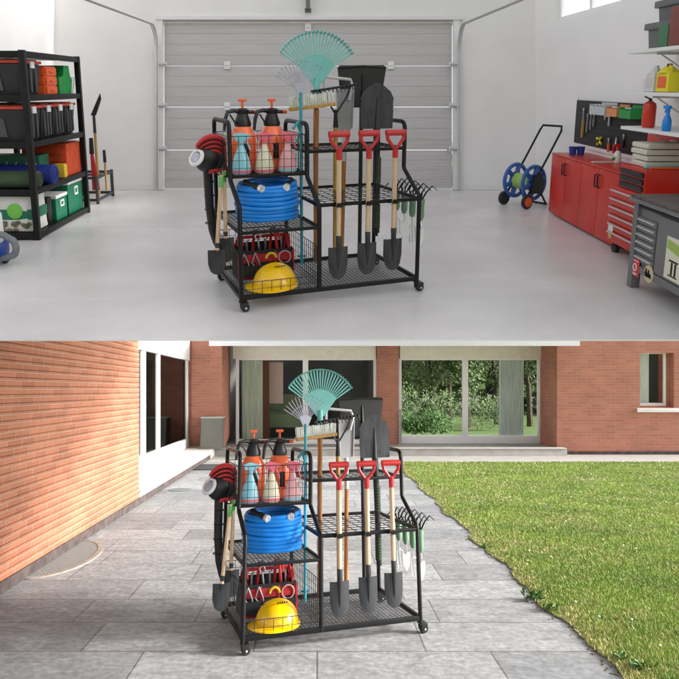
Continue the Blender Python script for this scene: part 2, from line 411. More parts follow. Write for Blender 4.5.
# =================================================================== LOWER SETTING: terrace, lawn, house
m = MB()
g = 260
m.b.faces.new([m.b.verts.new(p) for p in ((-g, -3, 0), (g, -3, 0), (g, g, 0), (-g, g, 0))])
struct('ground', m, mat('soil', (.12, .12, .06), .95, var=.5, vs=.6, bump=.3, bs=8), Matrix.Translation((0, 0, -.012)) @ FL, smooth=False)
e0 = FL @ Vector((0, -3, 0))
m = MB(); m.b.faces.new([m.b.verts.new(p) for p in ((-g, -g, e0.z-.02), (g, -g, e0.z-.02), (g, e0.y, e0.z-.02), (-g, e0.y, e0.z-.02))])
struct('ground_behind', m, mat('dry_turf', (.10, .13, .05), .95, var=.5, vs=.6), FW, smooth=False)
LX = gp(FL, 620, 677).x
BE = gp(FL, 400, 462.5).y           # far edge of the lawn
PE = gp(FL, 400, 457.5).y
XW = gp(FL, 0, 594).x               # foot of the side wall
m = MB(); m.b.faces.new([m.b.verts.new(p) for p in ((XW-.4, 1.5, 0), (LX+.12, 1.5, 0), (LX+.12, BE+.1, 0), (XW-.4, BE+.1, 0))])
struct('stone_patio', m, PAVE, FL, smooth=False)
m = MB(); m.b.faces.new([m.b.verts.new(p) for p in ((XW-.4, BE+.1, .0), (22, BE+.1, 0), (22, PE+3, 0), (XW-.4, PE+3, 0))])
struct('concrete_path', m, CONC, FL, smooth=False)
# lawn: a soil bed slightly proud of the paving with blades growing on it
m = MB()
ev = [(LX + .035*sin(y*3.1)+.02*sin(y*7.7+1)+random.uniform(-.02, .02), y) for y in [1.5+i*.06 for i in range(int((BE-1.5)/.06)+1)]]
poly = ev+[(22, ev[-1][1]), (22, 1.5)]
m.prism(poly, .002, .012, 'z')
LB = mat('lawn_soil', (.13, .17, .04), .95, col2=(.24, .19, .09), vs=3.2, bump=.5, bs=40)
struct('lawn_bed', m, LB, FL, smooth=False)
def edge_x0(y): return LX + .035*sin(y*3.1)+.02*sin(y*7.7+1)
def edge_x(y): return LX + .035*sin(y*3.1)+.02*sin(y*7.7+1)
m = MB()
for k in range(260):
    y = 3.3+(BE-3.3)*random.random()**1.3; x = edge_x0(y)-abs(random.gauss(0, .035))+.01; r = random.uniform(.004, .011)
    m.ball((x, y, .002), r, 1, 1.3, .5, 6)
o = solo('soil_crumbs', 'brown soil crumbs spilled on the paving along the lawn edge', 'soil', m, mat('crumb', (.16, .11, .06), .95, var=.4, vs=30), (LX, 5, 0), FL); o['kind'] = 'stuff'
def blades(name, label, n, place, h0, h1, mt, w=.004, cat='grass'):
    vs, fs = [], []
    for i in range(n):
        x, y, hs = place()
        h = random.uniform(h0, h1)*hs; a = random.uniform(0, 2*pi); ln = random.uniform(.1, .9)*h
        dx, dy = cos(a), sin(a); ww = w*(1+.12*max(0, y-4))
        b = random.uniform(0, 2*pi); lx, ly = cos(b)*ln, sin(b)*ln
        k = len(vs)
        vs += [(x-dx*ww, y-dy*ww, .014), (x+dx*ww, y+dy*ww, .014), (x+lx, y+ly, .014+h)]
        fs.append((k, k+1, k+2))
    me = bpy.data.meshes.new(name); me.from_pydata(vs, [], fs); me.materials.append(mt)
    o = bpy.data.objects.new(name, me); COL.objects.link(o); o.matrix_world = FL.copy()
    o['label'] = label; o['category'] = cat; o['kind'] = 'stuff'; return o
def pl():
    while 1:
        y = 3.3+(BE-3.3)*random.random()**1.35
        xm = (770-CX)/F*y+.3
        x = random.uniform(edge_x(y)-.0, max(xm, LX+1))
        if sin(x*2.1+1.3*sin(y*1.7))*sin(y*1.9+x) > random.uniform(-.5, 2.2): continue
        if sin(x*7.3+2*sin(y*3.1))*sin(y*6.1+1.7*sin(x*4.4)) > random.uniform(.1, 1.8): continue
        k = .45+.55*min(1, (x-edge_x(y))/.25)
        return x, y, k
GRASS = mat('grass_blade', (.25, .38, .045), .6, col2=(.15, .27, .03), vs=1.4)
blades('grass', 'short sunlit green lawn grass beside the stone patio', 345000, pl, .010, .030, GRASS, w=.0026)
def pd():
    y = 3.3+(BE-3.3)*random.random()**1.5
    return random.uniform(edge_x(y)-.01, (700-CX)/F*y+.1), y, 1
blades('dry_grass', 'scattered straw coloured dry blades in the lawn', 38000, pd, .012, .03, mat('straw', (.55, .47, .20), .8, var=.3), cat='grass')
def pf():
    y = 3.3+(BE-3.3)*random.random()**1.0
    return random.uniform(edge_x(y), (700-CX)/F*y+.1), y, 1
# edge weeds
WEED = mat('weed_leaf', (.09, .20, .03), .55, col2=(.05, .13, .02), vs=12)
for (u, v, n, s_, lab) in ((534, 601, 26, .075, 'leafy weed tuft at the lawn edge, nearest the middle of its length'), (551, 612, 18, .055, 'small leafy weed just nearer than the largest tuft on the lawn edge'),
                 (486, 549, 14, .055, 'farthest small weed on the lawn edge beside the patio'), (641, 671, 24, .06, 'broad-leaved weed in the lawn at the bottom right of the photo'), (620, 662, 14, .05, 'low weed at the near end of the lawn edge')):
    p = gp(FL, u, v); m = MB()
    for k in range(n):
        a = random.uniform(0, 2*pi); L = s_*random.uniform(.5, 1.1); h = s_*random.uniform(.3, .8); o0 = Vector((p.x+random.gauss(0, s_*.5), p.y+random.gauss(0, s_*.5), .012))
        d = Vector((cos(a), sin(a), 0)); sd_ = Vector((-sin(a), cos(a), 0))*L*.28; tip = o0+d*L+Vector((0, 0, h)); md = o0+d*L*.55+Vector((0, 0, h*.9))
        vv = [m.b.verts.new(q) for q in (o0, md-sd_, tip, md+sd_)]
        m.b.faces.new(vv)
    solo('weed', lab, 'weed', m, WEED, (p.x, p.y, 0), FL, 'weeds along the lawn edge', smooth=False)
m = MB()
for k in range(40):
    y = 3.6+(BE-3.8)*random.random(); x = random.uniform(LX+.1, min(9, (700-CX)/F*y)); r = .007+.0006*y
    m.ball((x, y, .045), r, 1, 1, .6, 6)
o = solo('daisies', 'tiny white daisies scattered through the lawn', 'flower', m, WHT, (LX, 4, 0), FL); o['kind'] = 'stuff'

# house
YH = 650*HL/(454.5-390); YG = YH*1.078
H = thing('brick_house', 'orange brick house with white framed sliding doors and a covered porch', 'house', (0, YH, zfL(YH)), FW)
def WX(u, Y): return (u-CX)/F*Y
def WZ(v, Y): return (CY-v)/F*Y
ztop = WZ(326, YH); zbt = zfL(YH)-.1
# right front wall around the window opening
wx0, wx1 = WX(640, YH), WX(674, YH); wzz0, wzz1 = WZ(408, YH), WZ(353, YH)
m = MB(); xr0 = WX(557, YH); xr1 = 24; D = .28
m.box(xr0, wx0, YH, YH+D, zbt, ztop); m.box(wx1, xr1, YH, YH+D, zbt, ztop); m.box(wx0, wx1, YH, YH+D, zbt, wzz0); m.box(wx0, wx1, YH, YH+D, wzz1, ztop)
part(H, 'wall', m, BFX, smooth=False)
m = MB(); m.box(xr0-.0, xr0+.28, YH+D, YG+.2, zbt-.3, ztop); part(H, 'return_wall', m, BRX, smooth=False)
# pier between the two openings, corner column on the left
m = MB(); YPr = YG-.18
m.box(WX(377, YPr), WX(398.5, YPr), YPr, YG+.25, zfL(YG), WZ(346, YPr)); part(H, 'pier', m, BFX, smooth=False)
m = MB(); m.box(WX(398.5, YPr)+.002, WX(401.5, YPr), YPr-.03, YPr+.15, zfL(YG), WZ(411, YPr)); part(H, 'pier_base', m, STONE, smooth=False)
YC = YH
m = MB(); m.box(WX(191.5, YC), WX(222, YC), YC, YG+.3, zfL(YC), WZ(330, YC)); part(H, 'column', m, BFX, smooth=False)
# fascia, soffit, shutter boxes
YE = YH-1.15
m = MB(); m.box(WX(209, YE), WX(580, YE), YE, YE+.10, WZ(346, YE), WZ(330, YE), .01); part(H, 'fascia', m, mat('fascia_paint', (.66, .68, .72), .5))
m = MB(); zs_ = WZ(346, YE)+.035; m.box(WX(211, YE), WX(578, YE), YE+.1, YG+1.6, zs_, zs_+.12); part(H, 'soffit', m, WHT, smooth=False)
for (u0, u1) in ((233.5, 376), (399.5, 540)):
    m = MB(); m.box(WX(u0, YG), WX(u1, YG)-.01, YG-.12, YG+.12, WZ(358, YG), zs_-.003, .006); part(H, 'shutter_box', m, CREAM)
# front wall rest left of opening, base plinth
m = MB(); m.box(xr0+.0, xr1, YH-.02, YH-.002, zbt, zfL(YH)+.09); part(H, 'plinth', m, PLIN, smooth=False)
# window in the right wall
wn = MB(); Yw = YH+.2; e = .07
a0, a1 = wx0+.01, WX(666, Yw)
for q in ((a0, a0+e, wzz0+.0, wzz1), (a1-e, a1, wzz0, wzz1), (a0+e, a1-e, wzz0, wzz0+e), (a0+e, a1-e, wzz1-e, wzz1)):
    wn.box(q[0], q[1], Yw, Yw+.06, q[2], q[3], .006)
w_ = part(H, 'window', wn, FRAME)
m = MB(); m.box(a0+e, a1-e, Yw+.02, Yw+.028, wzz0+e, wzz1-e); part(H, 'pane', m, GLS, parent=w_, smooth=False)
m = MB()
for k in range(7):
    x = a0+e+.04+k*.045; m.cyl((x, Yw+.16, wzz0), (x, Yw+.16, wzz1), .028, n=8, cap=False)
part(H, 'curtain', m, CURT2, parent=w_)
m = MB(); m.box(a1, wx1, Yw+.02, Yw+.4, wzz0, wzz1); part(H, 'window_reveal', m, BRX, parent=w_, smooth=False)
m = MB(); m.box(a0-.1, wx1+.6, YH-.05, YH+.28, wzz0-.10, wzz0-.003, .008); part(H, 'sill', m, WHT, parent=w_)
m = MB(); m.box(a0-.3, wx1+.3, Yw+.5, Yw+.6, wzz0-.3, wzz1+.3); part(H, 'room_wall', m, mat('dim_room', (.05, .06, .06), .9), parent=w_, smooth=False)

# sliding glass doors
def slider(u0, u1, um, vb, label=None, handle=True):
    Y = YG; x0, x1, xm = WX(u0, Y), WX(u1, Y)-.02, WX(um, Y); z0, z1 = WZ(vb, Y), WZ(358, Y)-.004; e = .085
    fr = MB()
    fr.box(x0, x0+e, Y-.05, Y+.06, z0, z1, .008); fr.box(x1-e, x1, Y-.05, Y+.06, z0, z1, .008)
    fr.box(x0+e, x1-e, Y-.05, Y+.06, z1-.05, z1, .006); fr.box(x0+e, x1-e, Y-.05, Y+.06, z0, z0+.22, .008)
    fr.box(xm-.08, xm+.08, Y-.06, Y+.06, z0+.22, z1-.05, .008); fr.box(xm-.008, xm+.008, Y-.066, Y-.062, z0+.22, z1-.05)
    f = part(H, 'sliding_door', fr, FRAME, label=label)
    for p0, p1 in ((x0+e, xm-.08), (xm+.08, x1-e)):
        m = MB(); m.box(p0, p1, Y, Y+.008, z0+.22, z1-.05); part(H, 'pane', m, GLS, parent=f, smooth=False)
    return f
fl_ = slider(236, 377, 305.5, 447)
fr_ = slider(398.5, 541, 465, 443)
# interior of the left room
def wbox(name, x0, x1, y0, y1, z0, z1, mt, par=None): 
    m = MB(); m.box(x0, x1, y0, y1, z0, z1); return part(H, name, m, mt, parent=par, smooth=False)
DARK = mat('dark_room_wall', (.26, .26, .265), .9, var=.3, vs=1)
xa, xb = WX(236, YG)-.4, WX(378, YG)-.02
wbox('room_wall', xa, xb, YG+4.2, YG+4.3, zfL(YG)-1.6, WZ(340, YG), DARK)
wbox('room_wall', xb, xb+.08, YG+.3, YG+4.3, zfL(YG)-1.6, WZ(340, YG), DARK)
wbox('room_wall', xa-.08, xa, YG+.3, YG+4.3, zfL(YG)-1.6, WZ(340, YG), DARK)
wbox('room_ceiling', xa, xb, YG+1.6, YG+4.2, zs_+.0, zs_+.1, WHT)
def curtain(u0, u1, mt, par, yo=.22):
    m = MB(); n = max(3, int((u1-u0)/2)); x0, x1 = WX(u0, YG), WX(u1, YG); z0, z1 = zfL(YG)+.22, WZ(358, YG)
    pts = []
    N = n*6
    for k in range(N+1):
        x = x0+(x1-x0)*k/N; pts.append((x, YG+yo+.035*sin(k/6*2*pi)))
    A = [m.b.verts.new((p[0], p[1], z0)) for p in pts]; B = [m.b.verts.new((p[0], p[1], z1)) for p in pts]
    for k in range(N): m.b.faces.new((A[k], A[k+1], B[k+1], B[k]))
    part(H, 'curtain', m, mt, parent=par)
curtain(241, 262, CURT, fl_); curtain(501, 526, CURT2, fr_)
wbox('inner_pillar', WX(262, YG+1), WX(269, YG+1), YG+1., YG+1.3, zfL(YG)-.3, zs_, mat('inner_brick', (.30, .12, .07), .9))
wbox('reflection_panel', WX(269, YG+1.2), WX(283, YG+1.2), YG+1.2, YG+1.3, zfL(YG)+1., WZ(372, YG), mat('pink_reflection', (.9, .62, .56), .9))  # added panel, coloured as the reflection of a pink sunlit wall
# side window wall beyond the brick corner, on its white platform
pa = gp(FL, 137, 475, .2); pb = gp(FL, 190, 443, .2); XG = (pa.x+pb.x)/2
YCn = gp(FL, 137, 505).y
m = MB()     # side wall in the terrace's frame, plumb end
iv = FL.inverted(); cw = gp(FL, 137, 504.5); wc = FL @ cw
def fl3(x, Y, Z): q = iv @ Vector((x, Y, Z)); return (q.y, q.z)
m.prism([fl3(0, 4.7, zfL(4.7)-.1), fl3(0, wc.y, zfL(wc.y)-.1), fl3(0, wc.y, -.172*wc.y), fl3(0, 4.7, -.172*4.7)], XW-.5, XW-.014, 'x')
part(H, 'side_wall', m, mat('raked_mortar_shade', (.15, .085, .06), .9, var=.3, vs=8, bump=.3), frame=FL, smooth=False)  # recessed mortar, darkened to paint in the shadow line under each course
m = MB(); zc = .10; ye = cw.y; tl = math.tan(math.atan(kL))
while zc < 3.4:
    y1 = ye + (zc+.035)*tl
    y0 = 4.5
    while y0 < y1:
        q = FL @ Vector((0, y0, zc+.08))
        if q.z < -.174*q.y: break
        y0 += .03
    if y0 < y1-.05: m.box(XW-.05, XW, y0, y1, zc, zc+.0672, .0015)
    zc += .0735
part(H, 'brick_courses', m, BLX, frame=FL)
m = MB(); m.box(XW, XW+.018, 2.5, PE-.4, 0, .10, .003); part(H, 'side_plinth', m, PLIN, frame=FL)
m = MB(); m.box(XG-1.2, XW-.003, cw.y, PE+2.1, -.05, .2, .006); m.box(XW-.003, XW+.01, cw.y, PE-.4, .165, .2)
part(H, 'platform', m, WSILL, frame=FL)
# side glazing: frames and a tall pane, seen at an angle
yb0 = cw.y+.02; yend = YC/cos(math.atan(kL))-.06
m = MB(); zt = 2.75
def plumb(m, x0, x1, y0, y1, z0, z1): m.prism([(y0+z0*kL, z0), (y1+z0*kL, z0), (y1+z1*kL, z1), (y0+z1*kL, z1)], x0, x1, 'x')
ym = ga(FL, 160, 440, XG).y+.2; ym2 = ga(FL, 147, 440, XG).y+.1
for q in ((ym2-.25, ym2+.0), (ym-.2, ym), (yend-.14, yend)): plumb(m, XG-.08, XG, q[0], q[1], .43, 2.44)
plumb(m, XG-.07, XG+.02, yb0-.5, yend, .2, .425); plumb(m, XG-.07, XG+.04, yb0-.5, yend, 2.445, zt+.5)
sg = part(H, 'side_glazing', m, FRAME, frame=FL, smooth=False)
def fpart(name, mb, mt, par):
    o = part(H, name, mb, mt, frame=FL, smooth=False, parent=None)
    o.parent = par; o.matrix_local = Matrix.Identity(4); return o
for q0, q1 in ((yb0-.5, ym2-.25), (ym2, ym-.2), (ym, yend-.14)):
    m = MB(); plumb(m, XG-.04, XG-.034, q0, q1, .43, 2.44); fpart('pane', m, GLS, sg)
m = MB()
for k in range(9):
    y = yend-1.5+k*.09; m.cyl((XG-.14, y, .2), (XG-.14, y+2.6*kL, 2.6), .05, n=8, cap=False)
fpart('curtain', m, CURT, sg)
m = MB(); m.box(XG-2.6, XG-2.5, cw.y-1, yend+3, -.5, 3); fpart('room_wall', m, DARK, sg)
m = MB(); m.box(XG-2.6, WX(191.5, YC)-.002, YC+.05, YC+.3, zfL(YC)-.2, WZ(330, YC)); part(H, 'wall', m, BFX, smooth=False)
m = MB(); x0, x1 = WX(266, YG+1.5), WX(303, YG+1.5); zf_ = zfL(YG)+.15
m.box(x0, x1, YG+1.5, YG+2.2, zf_, zf_+.42, .05); m.box(x0, x1, YG+2.0, YG+2.3, zf_+.4, zf_+.85, .06); m.box(x0-.18, x0, YG+1.45, YG+2.3, zf_, zf_+.62, .05)
part(H, 'sofa', m, mat('sofa_green', (.30, .36, .22), .9))
# porch slab
m = MB(); pfb = gp(FL, 450, 456).y
m.box(XW+.0, gp(FL, 560, 456).x+.2, pfb, pfb+4.5, -.02, .17, .01); part(H, 'porch', m, STONE, frame=FL)
m = MB(); m.box(XW+.02, gp(FL, 560, 456).x+.19, pfb-.03, pfb+.3, .172, .20, .006); part(H, 'porch_edge', m, CONC, frame=FL)

# tall grey box by the column
p0 = gp(FL, 200, 449, .2); p1 = gp(FL, 221, 449, .2)
t = thing('storage_box', 'tall dark grey metal box with pale lid beside the corner brick column', 'storage box', (p0.x, p0.y, .2), FL)
hb = gb(FL, 210, 417, p0.y).z
m = MB(); m.box(p0.x, p1.x, p0.y, p0.y+.55, .2, hb-.03, .01); m.box(p0.x+.02, p1.x-.02, p0.y-.004, p0.y, .25, hb-.1); part(t, 'body', m, GREYB)
m = MB(); m.box(p0.x-.02, p1.x+.02, p0.y-.02, p0.y+.57, hb-.03, hb, .008); part(t, 'lid', m, mat('pale_lid', (.42, .41, .38), .5))
# door mat by the platform
pm = gp(FL, 212, 468)
m = MB(); m.box(pm.x-.35, pm.x+.45, pm.y-.45, pm.y+.6, .003, .02, .004)
solo('doormat', 'dark grey doormat on the paving beside the white platform', 'doormat', m, mat('mat_fibre', (.05, .05, .055), .95, var=.3, vs=40, bump=.5, bs=200), (pm.x, pm.y, 0), FL)
# half-round drain grate against the wall
ya, yb_ = gp(FL, 28, 580).y, gp(FL, 90, 541).y; yc = (ya+yb_)/2; rb = (yb_-ya)/2; ra = gp(FL, 105, 550).x-XW
t = thing('drain_grate', 'half-round metal drain grate in a stone rim against the brick wall', 'drain grate', (XW, yc, 0), FL)
m = MB()
pts = [(XW+.02+ra*cos(a), yc+rb*sin(a)) for a in [-pi/2+pi*i/28 for i in range(29)]]
inn = [(XW+.02+(ra-.055)*cos(a), yc+(rb-.055)*sin(a)) for a in [-pi/2+pi*i/28 for i in range(29)]]
for i in range(28):
    q = [pts[i], pts[i+1], inn[i+1], inn[i]]; m.prism(q, .002, .016, 'z')
part(t, 'rim', m, mat('rim_stone', (.34, .30, .26), .8, var=.3, vs=20), smooth=False)
m = MB(); m.prism(inn, .002, .004, 'z'); part(t, 'pit_shade', m, mat('pit_shade_paint', (.03, .032, .03), .9), smooth=False)  # flat dark sheet, coloured as the shade inside the drain
m = MB(); n = int((yb_-ya)/.032)
for i in range(-n, n*2):
    for sgn in (1, -1):
        # diagonal bars clipped to the half ellipse
        seg = []
        for k in range(60):
            x = (ra-.05)*k/59; y = (i*.045+sgn*x*1.2)-.3
            if (x/(ra-.055))**2+(y/(rb-.055))**2 < 1: seg.append((XW+.02+x, yc+y))
        if len(seg) > 2: m.tube([(seg[0][0], seg[0][1], .010), (seg[-1][0], seg[-1][1], .010)], .0045, 4)
part(t, 'grid', m, mat('galvanised_grid', (.30, .31, .30), .5, metal=.3))
pm = gp(FL, 180, 490); m = MB(); m.lathe([(.20, .002), (.20, .007), (.18, .010)], (pm.x, pm.y, 0), 32)
solo('manhole_cover', 'flat round grey cover set in the paving near the white platform', 'manhole cover', m, mat('cast_cover', (.16, .17, .165), .7, var=.2, vs=30), (pm.x, pm.y, 0), FL)

# added garden standing in for reflections in the right-hand doors: hedge, shrubs, trees
def leaves(m, c, r, n, s, flat=1.):
    for k in range(n):
        while 1:
            d = Vector((random.uniform(-1, 1), random.uniform(-1, 1), random.uniform(-1, 1)))
            if .25 < d.length < 1: break
        p = Vector(c)+Vector((d.x*r[0], d.y*r[1], d.z*r[2])); a = Vector((random.gauss(0, 1), random.gauss(0, 1), random.gauss(0, 1))).normalized()*s; b = a.orthogonal().normalized()*s*.6
        m.b.faces.new([m.b.verts.new(q) for q in (p-a, p+b, p+a, p-b)])
LF1 = mat('tree_leaf', (.045, .085, .018), .6, col2=(.10, .15, .035), vs=1.1); LF2 = mat('hedge_leaf', (.07, .17, .02), .6, col2=(.04, .10, .015), vs=2)
LF3 = mat('shrub_leaf', (.12, .19, .05), .6, col2=(.06, .10, .03), vs=2)
BARK = mat('bark', (.10, .075, .05), .9, var=.5, vs=12, bump=.5)
kinds = ['tall', 'slim', 'round', 'broad', 'low', 'pale', 'far']
for i, (u, Y, h, r, lf) in enumerate(((405, 31, 5.2, 1.9, LF1), (432, 34, 6, 2.1, LF1), (468, 30, 5.4, 2.0, LF1), (497, 33, 6.0, 2.2, LF1), (530, 31, 5.2, 1.9, LF1), (450, 38, 7, 2.6, LF1))):
    q = (iv @ Vector((WX(u, Y), Y, 0))); c = (q.x, Y/cos(math.atan(kL)), 0)
    t = thing('reflection_tree', ('dark stand-in tree for the left-pane reflection of the right-hand doors, ' if u < 465 else 'dark stand-in tree for the right-pane reflection of the right-hand doors, ')+('leftmost', 'between two others', 'nearest the middle bar', 'behind the pale curtain edge', 'hidden mostly by the curtain', 'farthest back')[i], 'tree', c, FL, 'trees standing in for glass door reflections')
    m = MB(); m.tube([(c[0], c[1], -.1), (c[0]+.08, c[1], h*.35), (c[0]-.05, c[1]+.05, h*.7)], [.16, .12, .05], 8)
    for k in range(5):
        a = k*1.3; m.tube([(c[0], c[1], h*.35+k*.12), (c[0]+cos(a)*r*.6, c[1]+sin(a)*r*.6, h*.55+k*.15)], [.06, .02], 6)
    part(t, 'trunk', m, BARK)
    m = MB()
    for k in range(15):
        a = random.uniform(0, 2*pi); rr = random.uniform(0, r*.75)
        leaves(m, (c[0]+cos(a)*rr, c[1]+sin(a)*rr, h*random.uniform(.38, .92)), (r*.42, r*.42, r*.34), 330, .075)
    part(t, 'crown', m, lf, smooth=False)
def shrub(u, Y, h, r, lf, lab, name='reflection_shrub', w=None, n=900, grp='shrubs standing in for glass door reflections'):
    c = (WX(u, Y), Y/cos(math.atan(kL)), 0); m = MB()
    for k in range(8 if not w else int(w*7)):
        x = random.uniform(-.5, .5)*(w or r); leaves(m, (c[0]+x, c[1]+random.uniform(-.3, .3)*r, h*random.uniform(.35, .7)), (r*.6 if not w else .4, r*.5, h*.38), n//8 if not w else 200, .05)
    solo(name, lab, 'hedge' if w else 'shrub', m, lf, c, FL, None if w else grp, smooth=False)
shrub(416, 24.5, .95, .9, LF2, 'bright green clipped hedge standing in for a reflection low in the left door pane', 'reflection_hedge', w=2.2)
for i, (u, Y, h, r, lb) in enumerate(((440, 27, 1.7, 1.0, 'left of the middle bar'), (478, 27.5, 1.9, 1.1, 'right of the middle bar'), (500, 28, 1.6, 1.0, 'by the curtain'), (412, 28, 2.0, 1.1, 'above the clipped hedge'))):
    shrub(u, Y, h, r, LF3, 'light green shrub standing in for a reflection in the right-hand doors '+lb)
vs_, fs_ = [], []
for k in range(26000):
    x = random.uniform(-14, 46); dep = random.random(); y = 46+dep*5+1.5*sin(x*.5); top = 17+2*sin(x*.7)+1.2*sin(x*1.9+1)
    z_ = random.random()**.8*top; a = Vector((random.gauss(0, 1), random.gauss(0, 1), random.gauss(0, 1))).normalized()*.42; b = a.orthogonal().normalized()*.3
    p = Vector((x, y, z_)); n0 = len(vs_); vs_ += [p-a, p+b, p+a, p-b]; fs_.append((n0, n0+1, n0+2, n0+3))
me_ = bpy.data.meshes.new('reflection_belt'); me_.from_pydata(vs_, [], fs_); me_.materials.append(LF1); o_ = bpy.data.objects.new('reflection_belt', me_); COL.objects.link(o_); o_.matrix_world = FL.copy()
o_['label'] = 'dark added belt of trees far behind the house, standing in for reflected trees'; o_['category'] = 'woodland'; o_['kind'] = 'stuff'  # added belt, hides the black lower sky and stands for reflected trees
m = MB(); m.b.faces.new([m.b.verts.new(p) for p in ((2, YG/cos(math.atan(kL))+2.2, .003), (12, YG/cos(math.atan(kL))+2.2, .003), (16, 60, .003), (0, 60, .003))])
struct('reflection_lawn', m, mat('reflection_turf', (.13, .21, .05), .95, var=.3, vs=1), FL, smooth=False)  # added turf standing in for lawn mirrored in the doors

# =================================================================== GARAGE FURNITURE
def bar(m, x0, x1, y0, y1, z0, z1, b=.003): m.box(x0, x1, y0, y1, z0, z1, b)
# black shelving unit
A0 = gp(FU, 43, 240.5); A1 = gp(FU, 88, 212); ax = (A0.x+A1.x)/2; by0, by1 = A0.y, A1.y; dw = .82
t = thing('shelving_unit', 'black steel five-shelf unit loaded with totes at the left wall', 'shelving', (ax-dw/2, (by0+by1)/2, 0), FU)
lv = [.06] + [gb(FU, 40, v, by0).z for v in (191, 143.5, 96.5, 52)]
for x in (ax-.055, ax-dw):
    for y in (by0, by1-.05):
        m = MB(); m.box(x, x+.055, y, y+.05, 0, lv[4]+.02, .003); part(t, 'post', m, BLK)
for z in lv:
    m = MB(); m.box(ax-dw+.056, ax-.056, by0+.004, by1-.004, z-.025, z, .002)
    m.box(ax-.045, ax-.004, by0+.051, by1-.051, z-.045, z+.012, .002); m.box(ax-dw+.004, ax-dw+.045, by0+.051, by1-.051, z-.045, z+.012, .002)
    m.box(ax-dw+.056, ax-.056, by0+.002, by0+.03, z-.05, z+.012, .002)
    part(t, 'shelf', m, BLK)
def tote(x0, x1, y0, y1, z, h, lab, end='-y'):
    t = thing('storage_tote', lab, 'tote', ((x0+x1)/2, (y0+y1)/2, z), FU, 'black totes with red lids')
    c = Vector(((x0+x1)/2, (y0+y1)/2, 0)); m = MB(); m.box(x0, x1, y0, y1, z, z+h*.88, .02)
    for v in m.b.verts:
        k = .90+.10*(v.co.z-z)/h; v.co.x = c.x+(v.co.x-c.x)*k; v.co.y = c.y+(v.co.y-c.y)*k
    part(t, 'body', m, BIN)
    m = MB(); w = (x1-x0)*.25
    m.prism([(c.x-w, z+h*.15), (c.x+w, z+h*.15), (c.x+w*.85, z+h*.62), (c.x+w*.5, z+h*.7), (c.x-w*.5, z+h*.7), (c.x-w*.85, z+h*.62)], y0+.0, y0+.03, 'y')
    for k in range(3):
        yy = y0+(y1-y0)*(.25+.25*k); m.box(x1-.028, x1-.004, yy-.02, yy+.02, z+.03, z+h*.8, .005)
    part(t, 'rib', m, mat('tote_rib', (.055, .056, .06), .45) if not bpy.data.materials.get('tote_rib') else bpy.data.materials['tote_rib'])
    m = MB(); m.box(x0-.008, x1+.008, y0-.008, y1+.008, z+h*.885, z+h*.97, .012); m.box(x0+.03, x1-.03, y0+.03, y1-.03, z+h*.97, z+h, .008); part(t, 'lid', m, ORG if 0 else mat_lid)
    m = MB(); m.box(x1+.004, x1+.02, (y0+y1)/2-.04, (y0+y1)/2+.04, z+h*.76, z+h*.95, .004); part(t, 'clip', m, WHT)
mat_lid = mat('red_orange_lid', (.62, .06, .03), .4, var=.1)
h4 = gb(FU, 20, 58.5, by0).z-lv[3]; h3 = gb(FU, 20, 105.5, by0).z-lv[2]
bx0, bx1 = ax-dw+.05, ax-.07
tote(bx0, bx1, by0+.06, by0+.52, lv[3]+.002, h4, 'black tote with red lid at the near end of the upper shelf')
yy = by0+.06
for k, (w, nm) in enumerate(((.40, 'nearest of the row on the middle shelf'), (.30, 'second in the row on the middle shelf'), (.32, 'third in the row on the middle shelf'), (.30, 'farthest of the row on the middle shelf'))):
    tote(bx0, bx1, yy, yy+w-.02, lv[2]+.002, h3, 'black tote with red lid, '+nm); yy += w
# organiser drawers and green bin
q = ga(FU, 50, 90, ax-.08).y; y0 = by0+.62; z = lv[3]+.002
t = thing('drawer_organizer', 'small orange three-drawer organizer on the upper black shelf', 'organizer', (ax-.2, y0, z), FU)
m = MB(); m.box(ax-.36, ax-.08, y0, y0+.28, z, z+.29, .008); part(t, 'case', m, ORG)
for k in range(3):
    m = MB(); m.box(ax-.35, ax-.09, y0-.012, y0-.001, z+.012+k*.093, z+.092+k*.093, .006); m.box(ax-.079, ax-.066, y0+.01, y0+.27, z+.012+k*.093, z+.088+k*.093, .006); m.box(ax-.066, ax-.054, y0+.1, y0+.18, z+.04+k*.093, z+.055+k*.093, .003); part(t, 'drawer', m, ORG)
y0 += .36
m = MB(); m.prism([(0, 0), (.34, 0), (.38, .16), (.33, .20), (.30, .31), (.16, .31), (.13, .2), (0, .18)], ax-.34, ax-.08, 'x', m=Matrix.Translation((0, y0, z)))
solo('parts_bin', 'bright green open parts bin beside the orange organizer', 'bin', m, GRN, (ax-.2, y0, z), FU)
m = MB()
for k in range(6): m.tube(arc((ax-.2, y0+.46, z+.01+k*.035), .085+.006*k, 0, 2*pi, 20, 'xy')[:-1], .0025, 5, True)
for k in range(12): a = k*pi/6; m.cyl((ax-.2+.085*cos(a), y0+.46+.085*sin(a), z+.01), (ax-.2+.115*cos(a), y0+.46+.115*sin(a), z+.185), .0025, n=5)
solo('wire_basket', 'thin wire basket at the far end of the upper black shelf', 'basket', m, STL, (ax-.2, y0+.46, z), FU)
